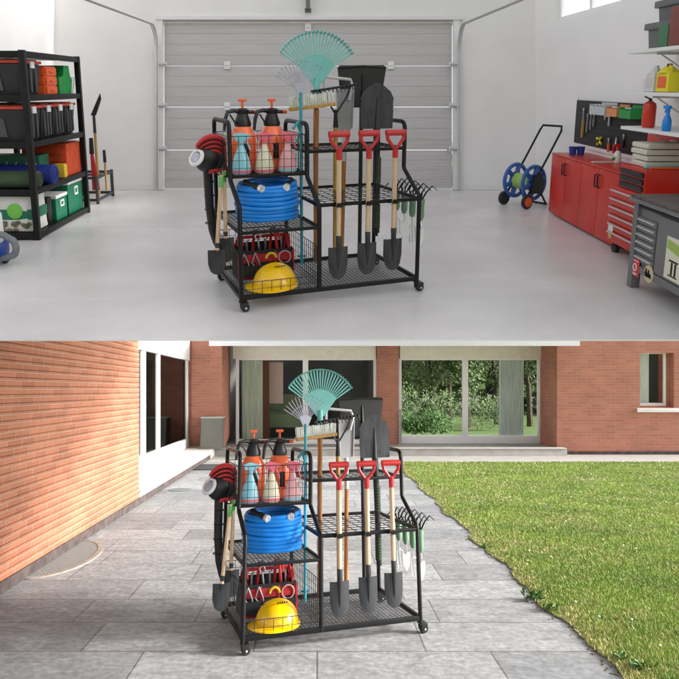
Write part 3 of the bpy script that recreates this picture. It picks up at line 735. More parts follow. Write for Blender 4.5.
# second level: mats, boxes, bag
z = lv[1]+.002
def roll(y, x0, x1, r, mt, lab, spiral=True):
    m = MB(); m.lathe([(r*.9, 0), (r, .01), (r*1.02, (x1-x0)*.5), (r, x1-x0-.01), (r*.9, x1-x0)], n=24, m=Matrix.Translation((x0, y, z+r)) @ Matrix.Rotation(pi/2, 4, 'Y'))
    for k in range(3): m.tube([Vector((x1+.001, y, z+r))+Vector((0, cos(a), sin(a)))*r*(.28+.25*k) for a in [i*pi/9 for i in range(18)]], .005, 5, True)
    solo('rolled_mat', lab, 'mat', m, mt, (x0, y, z), FU)
roll(by0+.16, ax-.78, ax-.02, .085, mat('olive_mat', (.05, .085, .04), .8, var=.15, bump=.2), 'rolled dark green sleeping mat at the near end of its shelf')
roll(by0+.42, ax-.74, ax+.03, .10, mat('blue_mat', (.012, .03, .25), .7, var=.15, bump=.2), 'rolled blue sleeping mat behind the green roll')
t = thing('seed_box', 'dark green printed cardboard box behind the blue rolled mat', 'box', (ax-.5, by0+.7, z), FU)
m = MB(); m.box(ax-.72, ax-.20, by0+.6, by0+.85, z, z+.27, .004); part(t, 'carton', m, DGR)
m = MB()
for k in range(9): x = ax-.66+k*.05; m.cyl((x, by0+.597, z+.12+.04*sin(k*2.)), (x+.03, by0+.597, z+.17+.04*cos(k*3.)), .008, n=6)
part(t, 'print', m, mat('cream_print', (.7, .66, .55), .7))
m = MB(); m.box(ax-.56, ax-.06, by0+.98, by0+1.42, z, z+.36, .04)
for v in m.b.verts: v.co.y += .06*(v.co.z-z)
for k in range(4): m.tube([(ax-.56, by0+.975+.0*k, z+.08+.075*k), (ax-.06, by0+.975, z+.10+.075*k)], .007, 6)
t = thing('canvas_bag', 'orange red folding bag standing at the far end of its shelf', 'bag', (ax-.3, by0+1.2, z), FU)
part(t, 'bag_body', m, mat('orange_fabric', (.70, .085, .02), .7, var=.25, vs=8, bump=.4, bs=30))
m = MB(); m.tube(arc((ax-.3, by0+1.0, z+.36), .09, 0, pi, 10), .01, 6); part(t, 'handle', m, CLTB)
m = MB(); m.box(ax-.17, ax-.05, by0+.87, by0+.96, z, z+.15, .02)
solo('paint_pouch', 'small yellow pouch between the green box and the orange bag', 'pouch', m, mat('yellow_cloth', (.75, .5, .04), .7), (ax-.1, by0+.9, z), FU)
# bottom level
z = lv[0]+.002
t = thing('soil_bag', 'white and green bag of potting soil on the lowest black shelf', 'bag', (ax-.42, by0+.25, z), FU)
m = MB(); m.box(ax-.75, ax-.08, by0+.08, by0+.42, z, z+.36, .05)
for v in m.b.verts: v.co.x += .012*sin(v.co.z*30); v.co.y += .012*sin(v.co.x*18)
part(t, 'sack', m, mat('white_film', (.78, .76, .72), .35, var=.1, vs=7, bump=.4, bs=14))
m = MB(); m.box(ax-.755, ax-.075, by0+.074, by0+.425, z+.12, z+.23, .03); part(t, 'green_band', m, DGR)
m = MB(); m.lathe([(.075, 0), (.075, .01), (.06, .018)], n=24, m=Matrix.Translation((ax-.25, by0+.078, z+.21)) @ Matrix.Rotation(pi/2, 4, 'X')); part(t, 'emblem', m, mat('lime', (.18, .55, .08), .5))
m = MB()
for k in range(34):
    x = random.uniform(ax-.72, ax-.1); zz = z+random.uniform(.02, .1); m.ball((x, by0+.072, zz), .022, 1.3, .3, .9, 8)
part(t, 'printed_leaves', m, mat('print_leaf', (.28, .2, .12), .6, col2=(.05, .1, .04), vs=12))
def crate(x0, x1, y0, y1, h, lab):
    t = thing('cooler_box', lab, 'cooler', ((x0+x1)/2, (y0+y1)/2, z), FU, 'green boxes with white lids')
    m = MB(); m.box(x0, x1, y0, y1, z, z+h*.86, .012); part(t, 'body', m, DGR)
    m = MB(); m.box(x0-.01, x1+.01, y0-.01, y1+.01, z+h*.862, z+h, .012); part(t, 'lid', m, WHT)
    m = MB(); yc = (y0+y1)/2
    for q in ((yc-.05, yc-.032, .5, .76), (yc+.032, yc+.05, .5, .76), (yc-.032, yc+.032, .5, .56), (yc-.032, yc+.032, .70, .76)): m.box(x1, x1+.012, q[0], q[1], z+h*q[2], z+h*q[3], .003)
    part(t, 'handle', m, WHT)
crate(ax-.5, ax-.07, by0+.62, by0+.92, .27, 'smaller green box with white lid on the lowest shelf')
crate(ax-.72, ax-.07, by0+.97, by0+1.42, .38, 'larger green box with white lid at the far end of the lowest shelf')
m = MB(); m.box(ax-.30, ax-.09, by0+.46, by0+.58, z, z+.27, .03)
solo('speaker_case', 'slim black case between the soil bag and the green box', 'case', m, PLK, (ax-.2, by0+.5, z), FU)

# low tool holder and long tools by the back-left wall
B0 = gp(FU, 97, 204); B1 = gp(FU, 114, 196); tx = (B0.x+B1.x)/2; ty0, ty1 = B0.y, B1.y; hh = gb(FU, 97, 178, ty0).z
t = thing('tool_holder', 'low grey tube holder for long tools beyond the shelving', 'tool holder', (tx-.2, (ty0+ty1)/2, 0), FU)
m = MB(); x0 = tx-.42
for x in (x0, tx):
    for y in (ty0, ty1): m.tube([(x, y, 0), (x, y, hh+.03)], .022, 8)
for zz in (.05, hh):
    m.tube([(x0, ty0, zz), (tx, ty0, zz), (tx, ty1, zz), (x0, ty1, zz)], .02, 8, True)
m.tube([(x0, (ty0+ty1)/2, hh), (tx, (ty0+ty1)/2, hh)], .015, 8)
part(t, 'frame', m, mat('graphite_tube', (.045, .045, .05), .45))
def hz(v, y, u=100): return gb(FU, u, v, y).z
yy = ty0+.2; s0 = gb(FU, 102, 95, yy); s1 = gb(FU, 98.5, 186, yy)
t = thing('garden_shovel', 'narrow black pointed shovel with tan shaft standing blade-up in holder', 'shovel', (s1.x, yy, .06), FU)
hb_ = hz(133, yy)
m = MB(); m.cyl((s1.x, yy, .06), (s1.x-.0, yy, hb_), .017); part(t, 'shaft', m, WOOD3)
m = MB(); m.cyl((s1.x, yy, hb_), (s1.x+.0, yy, hb_+.24), .02, .017)
zt_, x_ = s0.z, s1.x
m.prism([(x_-.035, hb_+.22), (x_+.03, hb_+.22), (x_+.11, zt_-.05), (x_+.10, zt_+.02), (x_+.03, zt_-.12)], yy-.02, yy+.0, 'y'); part(t, 'blade', m, SPD)
for (u, vt, vb, mt, r, nm, lab, cat) in ((91, 138, 190, RED, .02, 'bolt_cutter', 'red handled bolt cutter with black grip standing in holder', 'bolt cutter'), (104, 150, 190, WOOD3, .014, 'wooden_cane', 'short tan wooden stake standing at the back of the holder', 'stake')):
    a = gb(FU, u, vt, yy-.1); b = gb(FU, u+3, vb, yy-.1)
    t = thing(nm, lab, cat, tuple(b), FU)
    m = MB(); m.cyl(b, b+(a-b)*.7, r); 
    if nm == 'bolt_cutter': m.cyl(b+Vector((.06, 0, 0)), b+(a-b)*.7, r)
    part(t, 'shaft', m, mt)
    m = MB(); m.cyl(b+(a-b)*.7, a, r*1.5, r*1.2); part(t, 'grip', m, PLK)

# vacuum cleaner peeking in at the left edge
v0 = gp(FU, 4, 268)
t = thing('vacuum_cleaner', 'blue and white shop vacuum with grey hose cut by the left edge', 'vacuum cleaner', (v0.x-.22, v0.y+.12, 0), FU)
cx, cy = v0.x-.22, v0.y+.1
m = MB(); m.lathe([(.19, .06), (.21, .1), (.21, .17), (.18, .19)], (cx, cy, 0)); part(t, 'base', m, BLU2)
m = MB(); m.lathe([(.17, .19), (.18, .22), (.175, .42), (.15, .46)], (cx, cy, 0)); part(t, 'drum', m, WHT)
m = MB(); m.lathe([(.165, .46), (.17, .5), (.12, .56), (.05, .58)], (cx, cy, 0)); part(t, 'motor_head', m, PLK)
m = MB(); hc = gb(FU, 10, 246, cy); pts = [Vector((hc.x-.16, cy-.04, hc.z+.11)), Vector((hc.x-.02, cy-.06, hc.z+.11)), Vector((hc.x+.07, cy-.07, hc.z+.06)), Vector((hc.x+.085, cy-.07, hc.z)), Vector((hc.x+.06, cy-.06, hc.z-.06)), Vector((hc.x-.03, cy-.05, hc.z-.09)), Vector((hc.x-.16, cy-.03, hc.z-.09))]
P2 = []
for i in range(len(pts)-1):
    for k in range(6): P2.append(pts[i].lerp(pts[i+1], k/6))
m.tube(P2, [.03 if k % 2 else .026 for k in range(len(P2))], 12); part(t, 'hose', m, mat('grey_hose', (.16, .17, .19), .5))
for a in (.3, 2.2, 4.1, 5.3):
    m = MB(); m.cyl((cx+.17*cos(a)-.0, cy+.17*sin(a)-.015, .03), (cx+.17*cos(a), cy+.17*sin(a)+.015, .03), .03); part(t, 'caster', m, RUB)

# hose reel cart
rc = gp(FU, 522, 207); rx, ry = rc.x, rc.y
t = thing('hose_reel_cart', 'blue hose reel cart with orange wheel and black push handle', 'hose reel', (rx, ry+.1, 0), FU)
yaw = Matrix.Translation((rx+.05, ry+.12, 0)) @ Matrix.Rotation(R(-58), 4, 'Z')
def T(p): return yaw @ Vector(p)
def disc(m, c, r, w, n=28, prof=None):
    q = yaw @ Matrix.Translation(c) @ Matrix.Rotation(pi/2, 4, 'Y')
    m.lathe(prof or [(r*.96, -w/2), (r, -w/4), (r, w/4), (r*.96, w/2)], n=n, m=q)
for sx in (-.14, .14):
    m = MB(); r = .2
    m.tube([T((sx, r*cos(a), .30+r*sin(a))) for a in [i*pi/16 for i in range(32)]], .024, 8, True)
    m.tube([T((sx, .1*cos(a), .30+.1*sin(a))) for a in [i*pi/10 for i in range(20)]], .016, 8, True)
    for k in range(6): a = k*pi/3+.3; m.tube([T((sx, .04*cos(a), .3+.04*sin(a))), T((sx, .19*cos(a), .3+.19*sin(a)))], .03, 6)
    part(t, 'drum_flange', m, mat('reel_blue', (.03, .12, .42), .4) if not bpy.data.materials.get('reel_blue') else bpy.data.materials['reel_blue'])
m = MB()
for k in range(10): m.tube([T((-.115+k*.0255, .085*cos(a), .30+.085*sin(a))) for a in [i*pi/12 for i in range(24)]], .013, 6, True)
part(t, 'wound_hose', m, mat('lime_hose', (.40, .60, .16), .5))
m = MB(); m.prism([(-.09, .18), (.10, .16), (.14, .30), (.07, .42), (-.05, .40)], .165, .19, 'x', m=yaw); part(t, 'side_cover', m, PLK)
for sx in (-.17, .19):
    m = MB(); disc(m, (sx, -.16, .085), .085, .04); part(t, 'wheel', m, RUB)
    m = MB(); disc(m, (sx+(.022 if sx > 0 else -.022), -.16, .085), .06, .012); disc(m, (sx+(.03 if sx > 0 else -.03), -.16, .085), .02, .02); part(t, 'wheel_hub', m, ORG)
m = MB()
top = .97
for sx in (-.16, .16): m.tube([T((sx, -.16, .085)), T((sx, -.02, .3)), T((sx, .20, .60)), T((sx, .42, top-.06))], .013, 8)
m.tube([T((-.16, .42, top-.06)), T((-.14, .45, top)), T((.14, .45, top)), T((.16, .42, top-.06))], .014, 8)
for sx in (-.16, .16): m.tube([T((sx, .02, .3)), T((sx, .22, .03)), T((sx*.9, .26, .015))], .012, 8)
m.tube([T((-.15, .25, .015)), T((.15, .25, .015))], .012, 8)
part(t, 'frame', m, BLK)

# red cabinets along the right wall
C0 = gp(FU, 548, 213); C1 = gp(FU, 613, 249); ca = (C0.x+C1.x)/2; cy1, cy0 = C0.y, C1.y; ch = gb(FU, 552, 152.5, cy1).z
WR = XR-.005
t = thing('base_cabinet', 'long bright red steel cabinet with black bar handles against right wall', 'cabinet', ((ca+WR)/2, (cy0+cy1)/2, 0), FU)
m = MB(); m.box(ca+.02, WR, cy0, cy1, .02, ch-.02, .004); part(t, 'carcass', m, REDC)
m = MB(); m.box(ca-.004, WR, cy0-.004, cy1+.004, ch-.02, ch, .004); part(t, 'top', m, REDC)
nd = 4; dwd = (cy1-cy0)/nd
for k in range(nd):
    y0 = cy0+k*dwd
    m = MB(); m.box(ca, ca+.018, y0+.003, y0+dwd-.003, .025, ch-.024, .003); d_ = part(t, 'door', m, REDC)
    hy = y0+dwd-.03 if k % 2 == 0 else y0+.03
    m = MB(); m.tube([(ca, hy, ch-.08), (ca-.025, hy, ch-.085), (ca-.025, hy, ch-.20), (ca, hy, ch-.205)], .007, 8); part(t, 'handle', m, PLK, parent=d_)
# roller cabinet
rb0, rb1 = 5.12, cy0-.03; ra_ = ca-.10; rh = .60
t = thing('roller_cabinet', 'red roller tool cabinet with grey drawer fronts between cabinet and bench', 'tool cabinet', ((ra_+WR)/2, (rb0+rb1)/2, 0), FU)
m = MB(); m.box(ra_+.015, WR, rb0, rb1, .1, rh, .006); part(t, 'body', m, REDC)
for k in range(6):
    m = MB(); m.box(ra_, ra_+.014, rb0+.03, rb1-.03, .14+k*.075, .20+k*.075, .003); d_ = part(t, 'drawer', m, REDC)
    m = MB(); m.box(ra_-.014, ra_, rb0+.05, rb1-.05, .182+k*.075, .196+k*.075, .003); part(t, 'drawer_pull', m, ZINC, parent=d_)
for y in (rb0+.08, rb1-.08):
    for x in (ra_+.07, WR-.08):
        m = MB(); m.cyl((x-.02, y, .045), (x+.02, y, .045), .045, n=18); m.box(x-.026, x+.026, y-.02, y+.02, .05, .1); part(t, 'caster', m, RUB)
m = MB(); m.box(ra_-.003, ra_-.001, rb1-.15, rb1-.06, .2, .26); part(t, 'sticker', m, WHT, smooth=False)
m = MB(); m.lathe([(.03, 0), (.03, .002)], m=Matrix.Translation((ra_-.002, rb1-.1, .16)) @ Matrix.Rotation(pi/2, 4, 'Y')); part(t, 'round_sticker', m, mat('tan_sticker', (.6, .42, .2), .5), smooth=False)
# tool chest on top
t0 = ga(FU, 645, 170, ra_+.02); ty_0, ty_1 = t0.y, ga(FU, 620, 165, ra_+.02).y; tz = rh+.003; tt = t0.z
t = thing('tool_chest', 'red tool chest with three black drawers on the roller cabinet', 'tool chest', ((ra_+WR)/2, ty_0, tz), FU)
m = MB(); m.box(ra_+.03, WR-.02, ty_0, ty_1, tz, tt, .006); part(t, 'case', m, REDC)
for k in range(3):
    hh_ = (tt-tz-.03)/3; m = MB(); m.box(ra_+.016, ra_+.029, ty_0+.02, ty_1-.02, tz+.012+k*hh_, tz+hh_+k*hh_, .003); m.box(ra_+.008, ra_+.016, ty_0+.03, ty_1-.03, tz+hh_-.012+k*hh_, tz+hh_-.002+k*hh_); part(t, 'drawer', m, PLK)
# things on the chest
def book(z, x0, x1, y0, y1, h, mt, lab, nm='paper_stack', cat='papers'):
    m = MB(); m.box(x0, x1, y0, y1, z, z+h, .008); return solo(nm, lab, cat, m, mt, ((x0+x1)/2, (y0+y1)/2, z), FU)
yb = ty_1+.02
t = thing('folded_cloths', 'pile of four folded off-white cloths on the red cabinet', 'cloth', (ca+.2, yb+.1, ch*.0+tt), FU)
for k in range(4):
    m = MB(); m.box(ra_+.08+.01*(k % 2), WR-.08, ty_0+.12, ty_1-.06+.01*k, tt+.003+k*.05, tt+.048+k*.05, .018); part(t, 'folded_cloth', m, mat('off_white_cloth', (.68, .64, .55), .85, var=.12, bump=.3) if not bpy.data.materials.get('off_white_cloth') else bpy.data.materials['off_white_cloth'])
t['_c'] = list(t['_c'])
m = MB(); m.box(ra_+.08, WR-.06, ty_0+.02, ty_0+.055, tt+.003, tt+.018, .003); solo('orange_level', 'orange strip level lying at the front edge of the tool chest', 'level', m, ORG, (ra_+.3, ty_0+.04, tt), FU)
m = MB(); m.box(ra_+.06, WR-.12, ty_0+.07, ty_0+.11, tt+.003, tt+.022, .003); solo('teal_ruler', 'teal bar lying behind the orange level on the tool chest', 'ruler', m, TEAL, (ra_+.3, ty_0+.09, tt), FU)
# cups
for k, (u, lab) in enumerate(((572.5, 'left blue plastic cup on the long red cabinet'), (580.5, 'right blue plastic cup on the long red cabinet'))):
    p = gp(FU, u, 155, ch); m = MB(); m.lathe([(.030, 0), (.034, .004), (.044, .085), (.046, .09), (.040, .09), (.032, .01)], (p.x, p.y, ch+.002), 20)
    solo('plastic_cup', lab, 'cup', m, mat('cup_blue', (.02, .05, .33), .4) if not bpy.data.materials.get('cup_blue') else bpy.data.materials['cup_blue'], (p.x, p.y, ch), FU, 'blue cups on the cabinet')
p = gp(FU, 602, 163, ch); m = MB(); m.box(p.x-.1, p.x+.1, p.y-.02, p.y+.02, ch+.002, ch+.016, .004)
solo('paint_stick', 'pale wooden stick lying at the edge of the red cabinet', 'stick', m, WSILL, (p.x, p.y, ch), FU)
p = gp(FU, 617, 163, ch)
t = thing('spray_gun', 'white and green trigger sprayer with red nozzle on the cabinet end', 'sprayer', (p.x, p.y, ch), FU)
m = MB(); m.lathe([(.03, 0), (.035, .02), (.03, .1), (.015, .12)], (p.x, p.y, ch+.002), 16); part(t, 'tank', m, WHT)
m = MB(); m.box(p.x-.03, p.x+.03, p.y-.02, p.y+.02, ch+.02, ch+.07, .006); m.cyl((p.x-.05, p.y, ch+.05), (p.x+.0, p.y, ch+.02), .014); part(t, 'label', m, GRN)
m = MB(); m.cyl((p.x, p.y, ch+.12), (p.x+.0, p.y, ch+.17), .014); m.box(p.x-.05, p.x+.02, p.y-.012, p.y+.012, ch+.16, ch+.185, .004); part(t, 'trigger', m, RED)

# red panel standing at the back of the chest
q0 = ga(FU, 645, 150, WR-.06); q1 = ga(FU, 676, 150, WR-.06); zt1 = ga(FU, 660, 134, WR-.06).z
t = thing('back_panel', 'flat red metal hutch panel on the right wall under the shelf', 'panel', (WR-.03, (q0.y+q1.y)/2, .9), FU)
m = MB(); m.box(WR-.05, WR-.003, q1.y-.1, q0.y, tt+.25*0, zt1, .004); part(t, 'panel_sheet', m, REDC)
st = ga(FU, 672, 152, WR-.06); m = MB(); m.box(WR-.054, WR-.051, st.y-.055, st.y+.06, st.z-.11, st.z+.10); pn = part(t, 'poster', m, WSILL, smooth=False)
m = MB()
for k in range(5):
    zz = st.z-.09+k*.036; m.box(WR-.057, WR-.0545, st.y-.04+.012*(k % 2), st.y+.03+.01*(k % 3), zz, zz+.022)
part(t, 'poster_print', m, RED, parent=pn, smooth=False)

# pegboard
pb0 = ga(FU, 577, 100, WR-.02); pb1 = ga(FU, 650, 104, WR-.02); pzb = ga(FU, 577, 143, WR-.02).z
t = thing('pegboard', 'black perforated tool board on the right wall above red cabinet', 'pegboard', (WR, (pb0.y+pb1.y)/2, pzb), FU)
m = MB(); m.box(WR-.022, WR-.002, pb1.y, pb0.y, pzb, pb0.z, .008); part(t, 'board', m, mat('board_black', (.008, .008, .009), .6))
m = MB(); m.box(WR-.012, WR-.001, pb0.y+.001, pb0.y+.035, pzb-.03, pb0.z+.03, .003); m.box(WR-.012, WR-.001, pb1.y, pb0.y, pzb-.045, pzb-.002, .003); part(t, 'edge_strip', m, WHT)
bm_ = bpy.data.materials['board_black']; n_ = bm_.node_tree.nodes; l_ = bm_.node_tree.links
tc_ = n_.new('ShaderNodeTexCoord'); vo_ = n_.new('ShaderNodeTexVoronoi'); vo_.inputs['Scale'].default_value = 17; vo_.inputs['Randomness'].default_value = 0
mp_ = n_.new('ShaderNodeMapping'); mp_.inputs['Scale'].default_value = (0, 1, 1); l_.new(tc_.outputs['Object'], mp_.inputs[0]); l_.new(mp_.outputs[0], vo_.inputs['Vector'])
gt_ = n_.new('ShaderNodeMath'); gt_.operation = 'LESS_THAN'; gt_.inputs[1].default_value = .16; l_.new(vo_.outputs['Distance'], gt_.inputs[0])
mx_ = n_.new('ShaderNodeMix'); mx_.data_type = 'RGBA'; l_.new(gt_.outputs[0], mx_.inputs[0]); mx_.inputs[6].default_value = (.010, .010, .011, 1); mx_.inputs[7].default_value = (.05, .05, .05, 1)
l_.new(mx_.outputs[2], n_['Principled BSDF'].inputs['Base Color'])
hx = WR-.04
def hang(u, v0, v1, nm, lab, cat, mt, w=.02, kind='bar', mt2=None):
    a = ga(FU, u, v0, hx); b = ga(FU, u, v1, hx); t = thing(nm, lab, cat, (hx, a.y, b.z), FU)
    m = MB()
    if kind == 'bar':
        m.box(hx-.008, hx+.012, a.y-w/2, a.y+w/2, b.z, b.z+(a.z-b.z)*.6, .004); part(t, 'handle', m, mt)
        m = MB(); m.box(hx-.004, hx+.008, a.y-w*.35, a.y+w*.35, b.z+(a.z-b.z)*.6, a.z, .003); m.box(hx-.006, hx+.010, a.y-w*.8, a.y+w*.8, a.z-.03, a.z, .004); part(t, 'head', m, mt2 or STL)
    return t
hang(584, 108, 138, 'wood_chisel', 'wooden handled tool hanging leftmost on the black board', 'chisel', WOOD3, .03)
hang(588, 114, 133, 'wrench', 'leftmost of three slim steel spanners on the black board', 'wrench', STL, .018)
hang(591.5, 113, 130, 'wrench', 'middle of three slim steel spanners on the black board', 'wrench', STL, .018)
hang(594.5, 113, 127, 'wrench', 'rightmost and shortest of three slim steel spanners on the black board', 'wrench', STL, .018)
hang(609, 138, 152, 'claw_hammer', 'small hammer with orange handle hanging low on black board', 'hammer', ORG, .025)
hang(624, 134, 148, 'screwdriver', 'black handled screwdriver hanging low at the board right', 'screwdriver', PLK, .02)
a = ga(FU, 599, 141, hx); t = thing('valve_handle', 'yellow four-arm star knob hanging on the black board', 'knob', (hx, a.y, a.z), FU); m = MB()
for k in range(4): an = k*pi/2+.6; m.tube([(hx, a.y, a.z), (hx, a.y+.07*cos(an), a.z+.05*sin(an))], [.012, .014], 8)
part(t, 'star', m, mat('bright_yellow', (.75, .72, .02), .4))
m = MB(); m.lathe([(.02, -.015), (.02, .015)], m=Matrix.Translation((hx, a.y, a.z)) @ Matrix.Rotation(pi/2, 4, 'Y')); part(t, 'hub', m, PLK)
a = ga(FU, 616, 143, hx); t = thing('pliers', 'red handled pliers hanging open on the black board', 'pliers', (hx, a.y, a.z), FU); m = MB()
for s_ in (-1, 1): m.tube([(hx, a.y, a.z), (hx, a.y+s_*.035, a.z-.04), (hx, a.y+s_*.04, a.z-.11)], [.008, .012, .012], 8)
part(t, 'grips', m, RED); m = MB(); m.cyl((hx, a.y, a.z-.01), (hx, a.y, a.z+.06), .014, .006); part(t, 'jaws', m, STL)
a = ga(FU, 607, 120, hx); t = thing('steel_square', 'small grey metal square hanging under the orange bin', 'square', (hx, a.y, a.z), FU); m = MB()
m.box(hx-.003, hx+.003, a.y-.07, a.y+.07, a.z+.03, a.z+.05); m.box(hx-.003, hx+.003, a.y-.07, a.y-.03, a.z-.06, a.z+.0299); m.box(hx-.003, hx+.003, a.y+.04, a.y+.07, a.z-.0, a.z+.0299); part(t, 'blade', m, STL)
def pbin(u0, u1, v0, v1, mt, lab):
    a = ga(FU, u0, v1, WR-.16); b = ga(FU, u1, v0, WR-.16); yhi, ylo = a.y, b.y; z0, z1 = a.z, b.z
    t = thing('hanging_bin', lab, 'bin', (WR-.09, (ylo+yhi)/2, z0), FU, 'bins hung on the black board'); m = MB(); e = .006
    x0, x1 = WR-.16, WR-.026
    m.box(x0, x1, ylo, yhi, z0, z0+e); m.box(x0, x1, ylo, ylo+e, z0+e, z1); m.box(x0, x1, yhi-e, yhi, z0+e, z1); m.box(x1-e, x1, ylo+e, yhi-e, z0+e, z1+.02); m.box(x0, x0+e, ylo+e, yhi-e, z0+e, z1-.02)
    part(t, 'tray', m, mt, smooth=False)
    for k in range(5): m = MB(); m.ball((x0+.06, ylo+.02+(yhi-ylo-.04)*k/4, z1-.015), .016, n=8); part(t, 'small_part', m, STL)
pbin(589, 605, 105, 114, mat('milky_plastic', (.5, .55, .58), .3), 'milky clear bin hung at the top left of the black board')
pbin(606, 617, 107, 116, mat('tan_orange', (.65, .26, .1), .5), 'orange tan bin hung between clear and green bins')
pbin(618.5, 631, 108, 118, GRN, 'bright green bin hung on the black board')

# wall shelves and what they carry
sx0 = 2.68; sy1 = 650*sx0/(624-CX)
def shelf_z(v): return ga(FU, 624, v, sx0).z
syf = ga(FU, 624, 90, sx0).y
szs = [shelf_z(54.5), shelf_z(95), shelf_z(129.5)]
for z, nm in zip(szs, ('highest of three white wall shelves, holding grey bins', 'middle of three white wall shelves, holding jugs', 'lowest of three white wall shelves, holding the extinguisher')):
    t = thing('wall_shelf', nm, 'shelf', (WR-.15, syf-.7, z), FU, 'white wall shelves')
    m = MB(); m.box(sx0, WR, syf-1.5, syf, z-.0, z+.028, .003); part(t, 'board', m, FRAME)
    for y in (syf-.35, syf-1.1):
        m = MB(); m.box(WR-.022, WR-.003, y-.012, y+.012, z-.22, z-.001); m.box(sx0+.08, WR-.022, y-.008, y+.008, z-.02, z-.001); m.tube([(WR-.02, y, z-.2), (sx0+.12, y, z-.02)], .006, 6); part(t, 'bracket', m, ZINC)
def onshelf(u, z, xx): q = gp(FU, u, 50, z); return q
def atx(u, xx): return ga(FU, u, 60, xx).y
z = szs[0]+.03
def gbin(u0, u1, z, h, x0, x1, lab):
    ya_, yb2 = atx(u1, x0), atx(u0, x0)
    y1, y0 = yb2, yb2-.42
    t = thing('grey_bin', lab, 'bin', ((x0+x1)/2, (y0+y1)/2, z), FU, 'grey bins on the top shelf')
    m = MB(); m.box(x0+.02, x1-.02, y0+.02, y1-.02, z, z+h-.03, .012)
    c = Vector(((x0+x1)/2, (y0+y1)/2, 0))
    for v in m.b.verts: k = .9+.1*(v.co.z-z)/h; v.co.x = c.x+(v.co.x-c.x)*k; v.co.y = c.y+(v.co.y-c.y)*k
    part(t, 'body', m, BING); m = MB(); m.box(x0, x1, y0, y1, z+h-.055, z+h, .01); part(t, 'lid', m, BING)
gbin(641, 668, z, .21, sx0+.07, WR-.02, 'lower grey lidded bin on the top white shelf')
gbin(649, 679, z+.213, .17, sx0+.11, WR-.02, 'upper grey lidded bin stacked on another')
y = atx(657, sx0+.03)
m = MB(); m.box(sx0+.02, sx0+.065, y-.14, y, z, z+.17, .006); solo('green_carton', 'small green carton in front of the lower grey bin', 'carton', m, mat('muted_green', (.06, .18, .09), .6), (sx0+.04, y, z), FU)
y = atx(668, sx0+.03)
m = MB(); m.box(sx0+.012, sx0+.066, y-.24, y, z, z+.29, .012); solo('brown_case', 'red brown upright case at the near end of the top shelf', 'case', m, mat('red_brown', (.24, .06, .045), .55, var=.2), (sx0+.04, y, z), FU)
z = szs[1]+.03
def jug(u0, u1, h, mt, cap, lab, x=sx0+.1, nm='plastic_jug'):
    yh, yl = atx(u0, x), atx(u1, x); yc = (yh+yl)/2; w = (yh-yl)
    t = thing(nm, lab, 'jug', (x, yc, z), FU)
    m = MB(); m.box(x-.05, x+.05, yc-w/2, yc+w/2, z, z+h*.72, .02); m.lathe([(w*.42, h*.68), (w*.3, h*.82), (w*.16, h*.9)], (x, yc, z), 16); part(t, 'bottle', m, mt)
    m = MB(); m.cyl((x, yc, z+h*.9), (x, yc, z+h), .02); part(t, 'cap', m, cap)
    m = MB(); m.tube([(x-.02, yc-w*.35, z+h*.6), (x-.03, yc-w*.5, z+h*.82), (x-.01, yc-w*.15, z+h*.93)], .011, 8); part(t, 'handle', m, mt)
    m = MB(); m.box(x-.053, x-.0505, yc-w*.32, yc+w*.32, z+h*.15, z+h*.55); part(t, 'paper_label', m, WSILL if cap != PLK else ORG, smooth=False)
jug(653, 662, .21, mat('white_hdpe', (.66, .66, .64), .4), PLK if 0 else ZINC, 'white plastic jug on the middle wall shelf')
jug(664, 677, .22, mat('yellow_hdpe', (.78, .66, .02), .35), PLK, 'yellow plastic jug on the middle wall shelf')
y = atx(648, sx0+.08); m = MB(); m.lathe([(.03, 0), (.038, .10), (.040, .10)], (sx0+.08, y, z), 18); m.lathe([(.026, 0), (.032, .07)], (sx0+.15, y-.07, z), 18)
solo('white_cups', 'white plastic beakers at the far end of the middle shelf', 'cup', m, WHT, (sx0+.08, y, z), FU)
z = szs[2]+.03; x = sx0+.12; y = atx(654.5, x)
t = thing('fire_extinguisher', 'red fire extinguisher standing on the lowest white wall shelf', 'fire extinguisher', (x, y, z), FU)
m = MB(); m.lathe([(.045, 0), (.052, .01), (.052, .17), (.045, .20), (.02, .218)], (x, y, z), 24); part(t, 'cylinder', m, mat('extinguisher_red', (.62, .04, .02), .3))
m = MB(); m.cyl((x, y, z+.218), (x, y, z+.24), .014); m.tube([(x-.0, y, z+.236), (x-.03, y+.04, z+.255)], .007, 6); m.tube([(x, y, z+.232), (x+.02, y+.03, z+.22), (x+.02, y+.06, z+.12)], .006, 6); part(t, 'valve', m, PLK)
x = sx0+.04; y = atx(673.5, x)
t = thing('spray_bottle', 'blue trigger spray bottle on the lowest white wall shelf', 'spray bottle', (x, y, z), FU)
m = MB(); m.lathe([(.03, 0), (.034, .01), (.033, .08), (.014, .13), (.013, .15)], (x, y, z), 18); part(t, 'bottle', m, BLUE)
m = MB(); m.box(x-.012, x+.012, y-.03, y+.055, z+.17, z+.195, .006); m.cyl((x, y, z+.15), (x, y, z+.175), .016); m.tube([(x, y+.03, z+.175), (x, y+.04, z+.14)], .006, 6); part(t, 'trigger_head', m, BLUE)

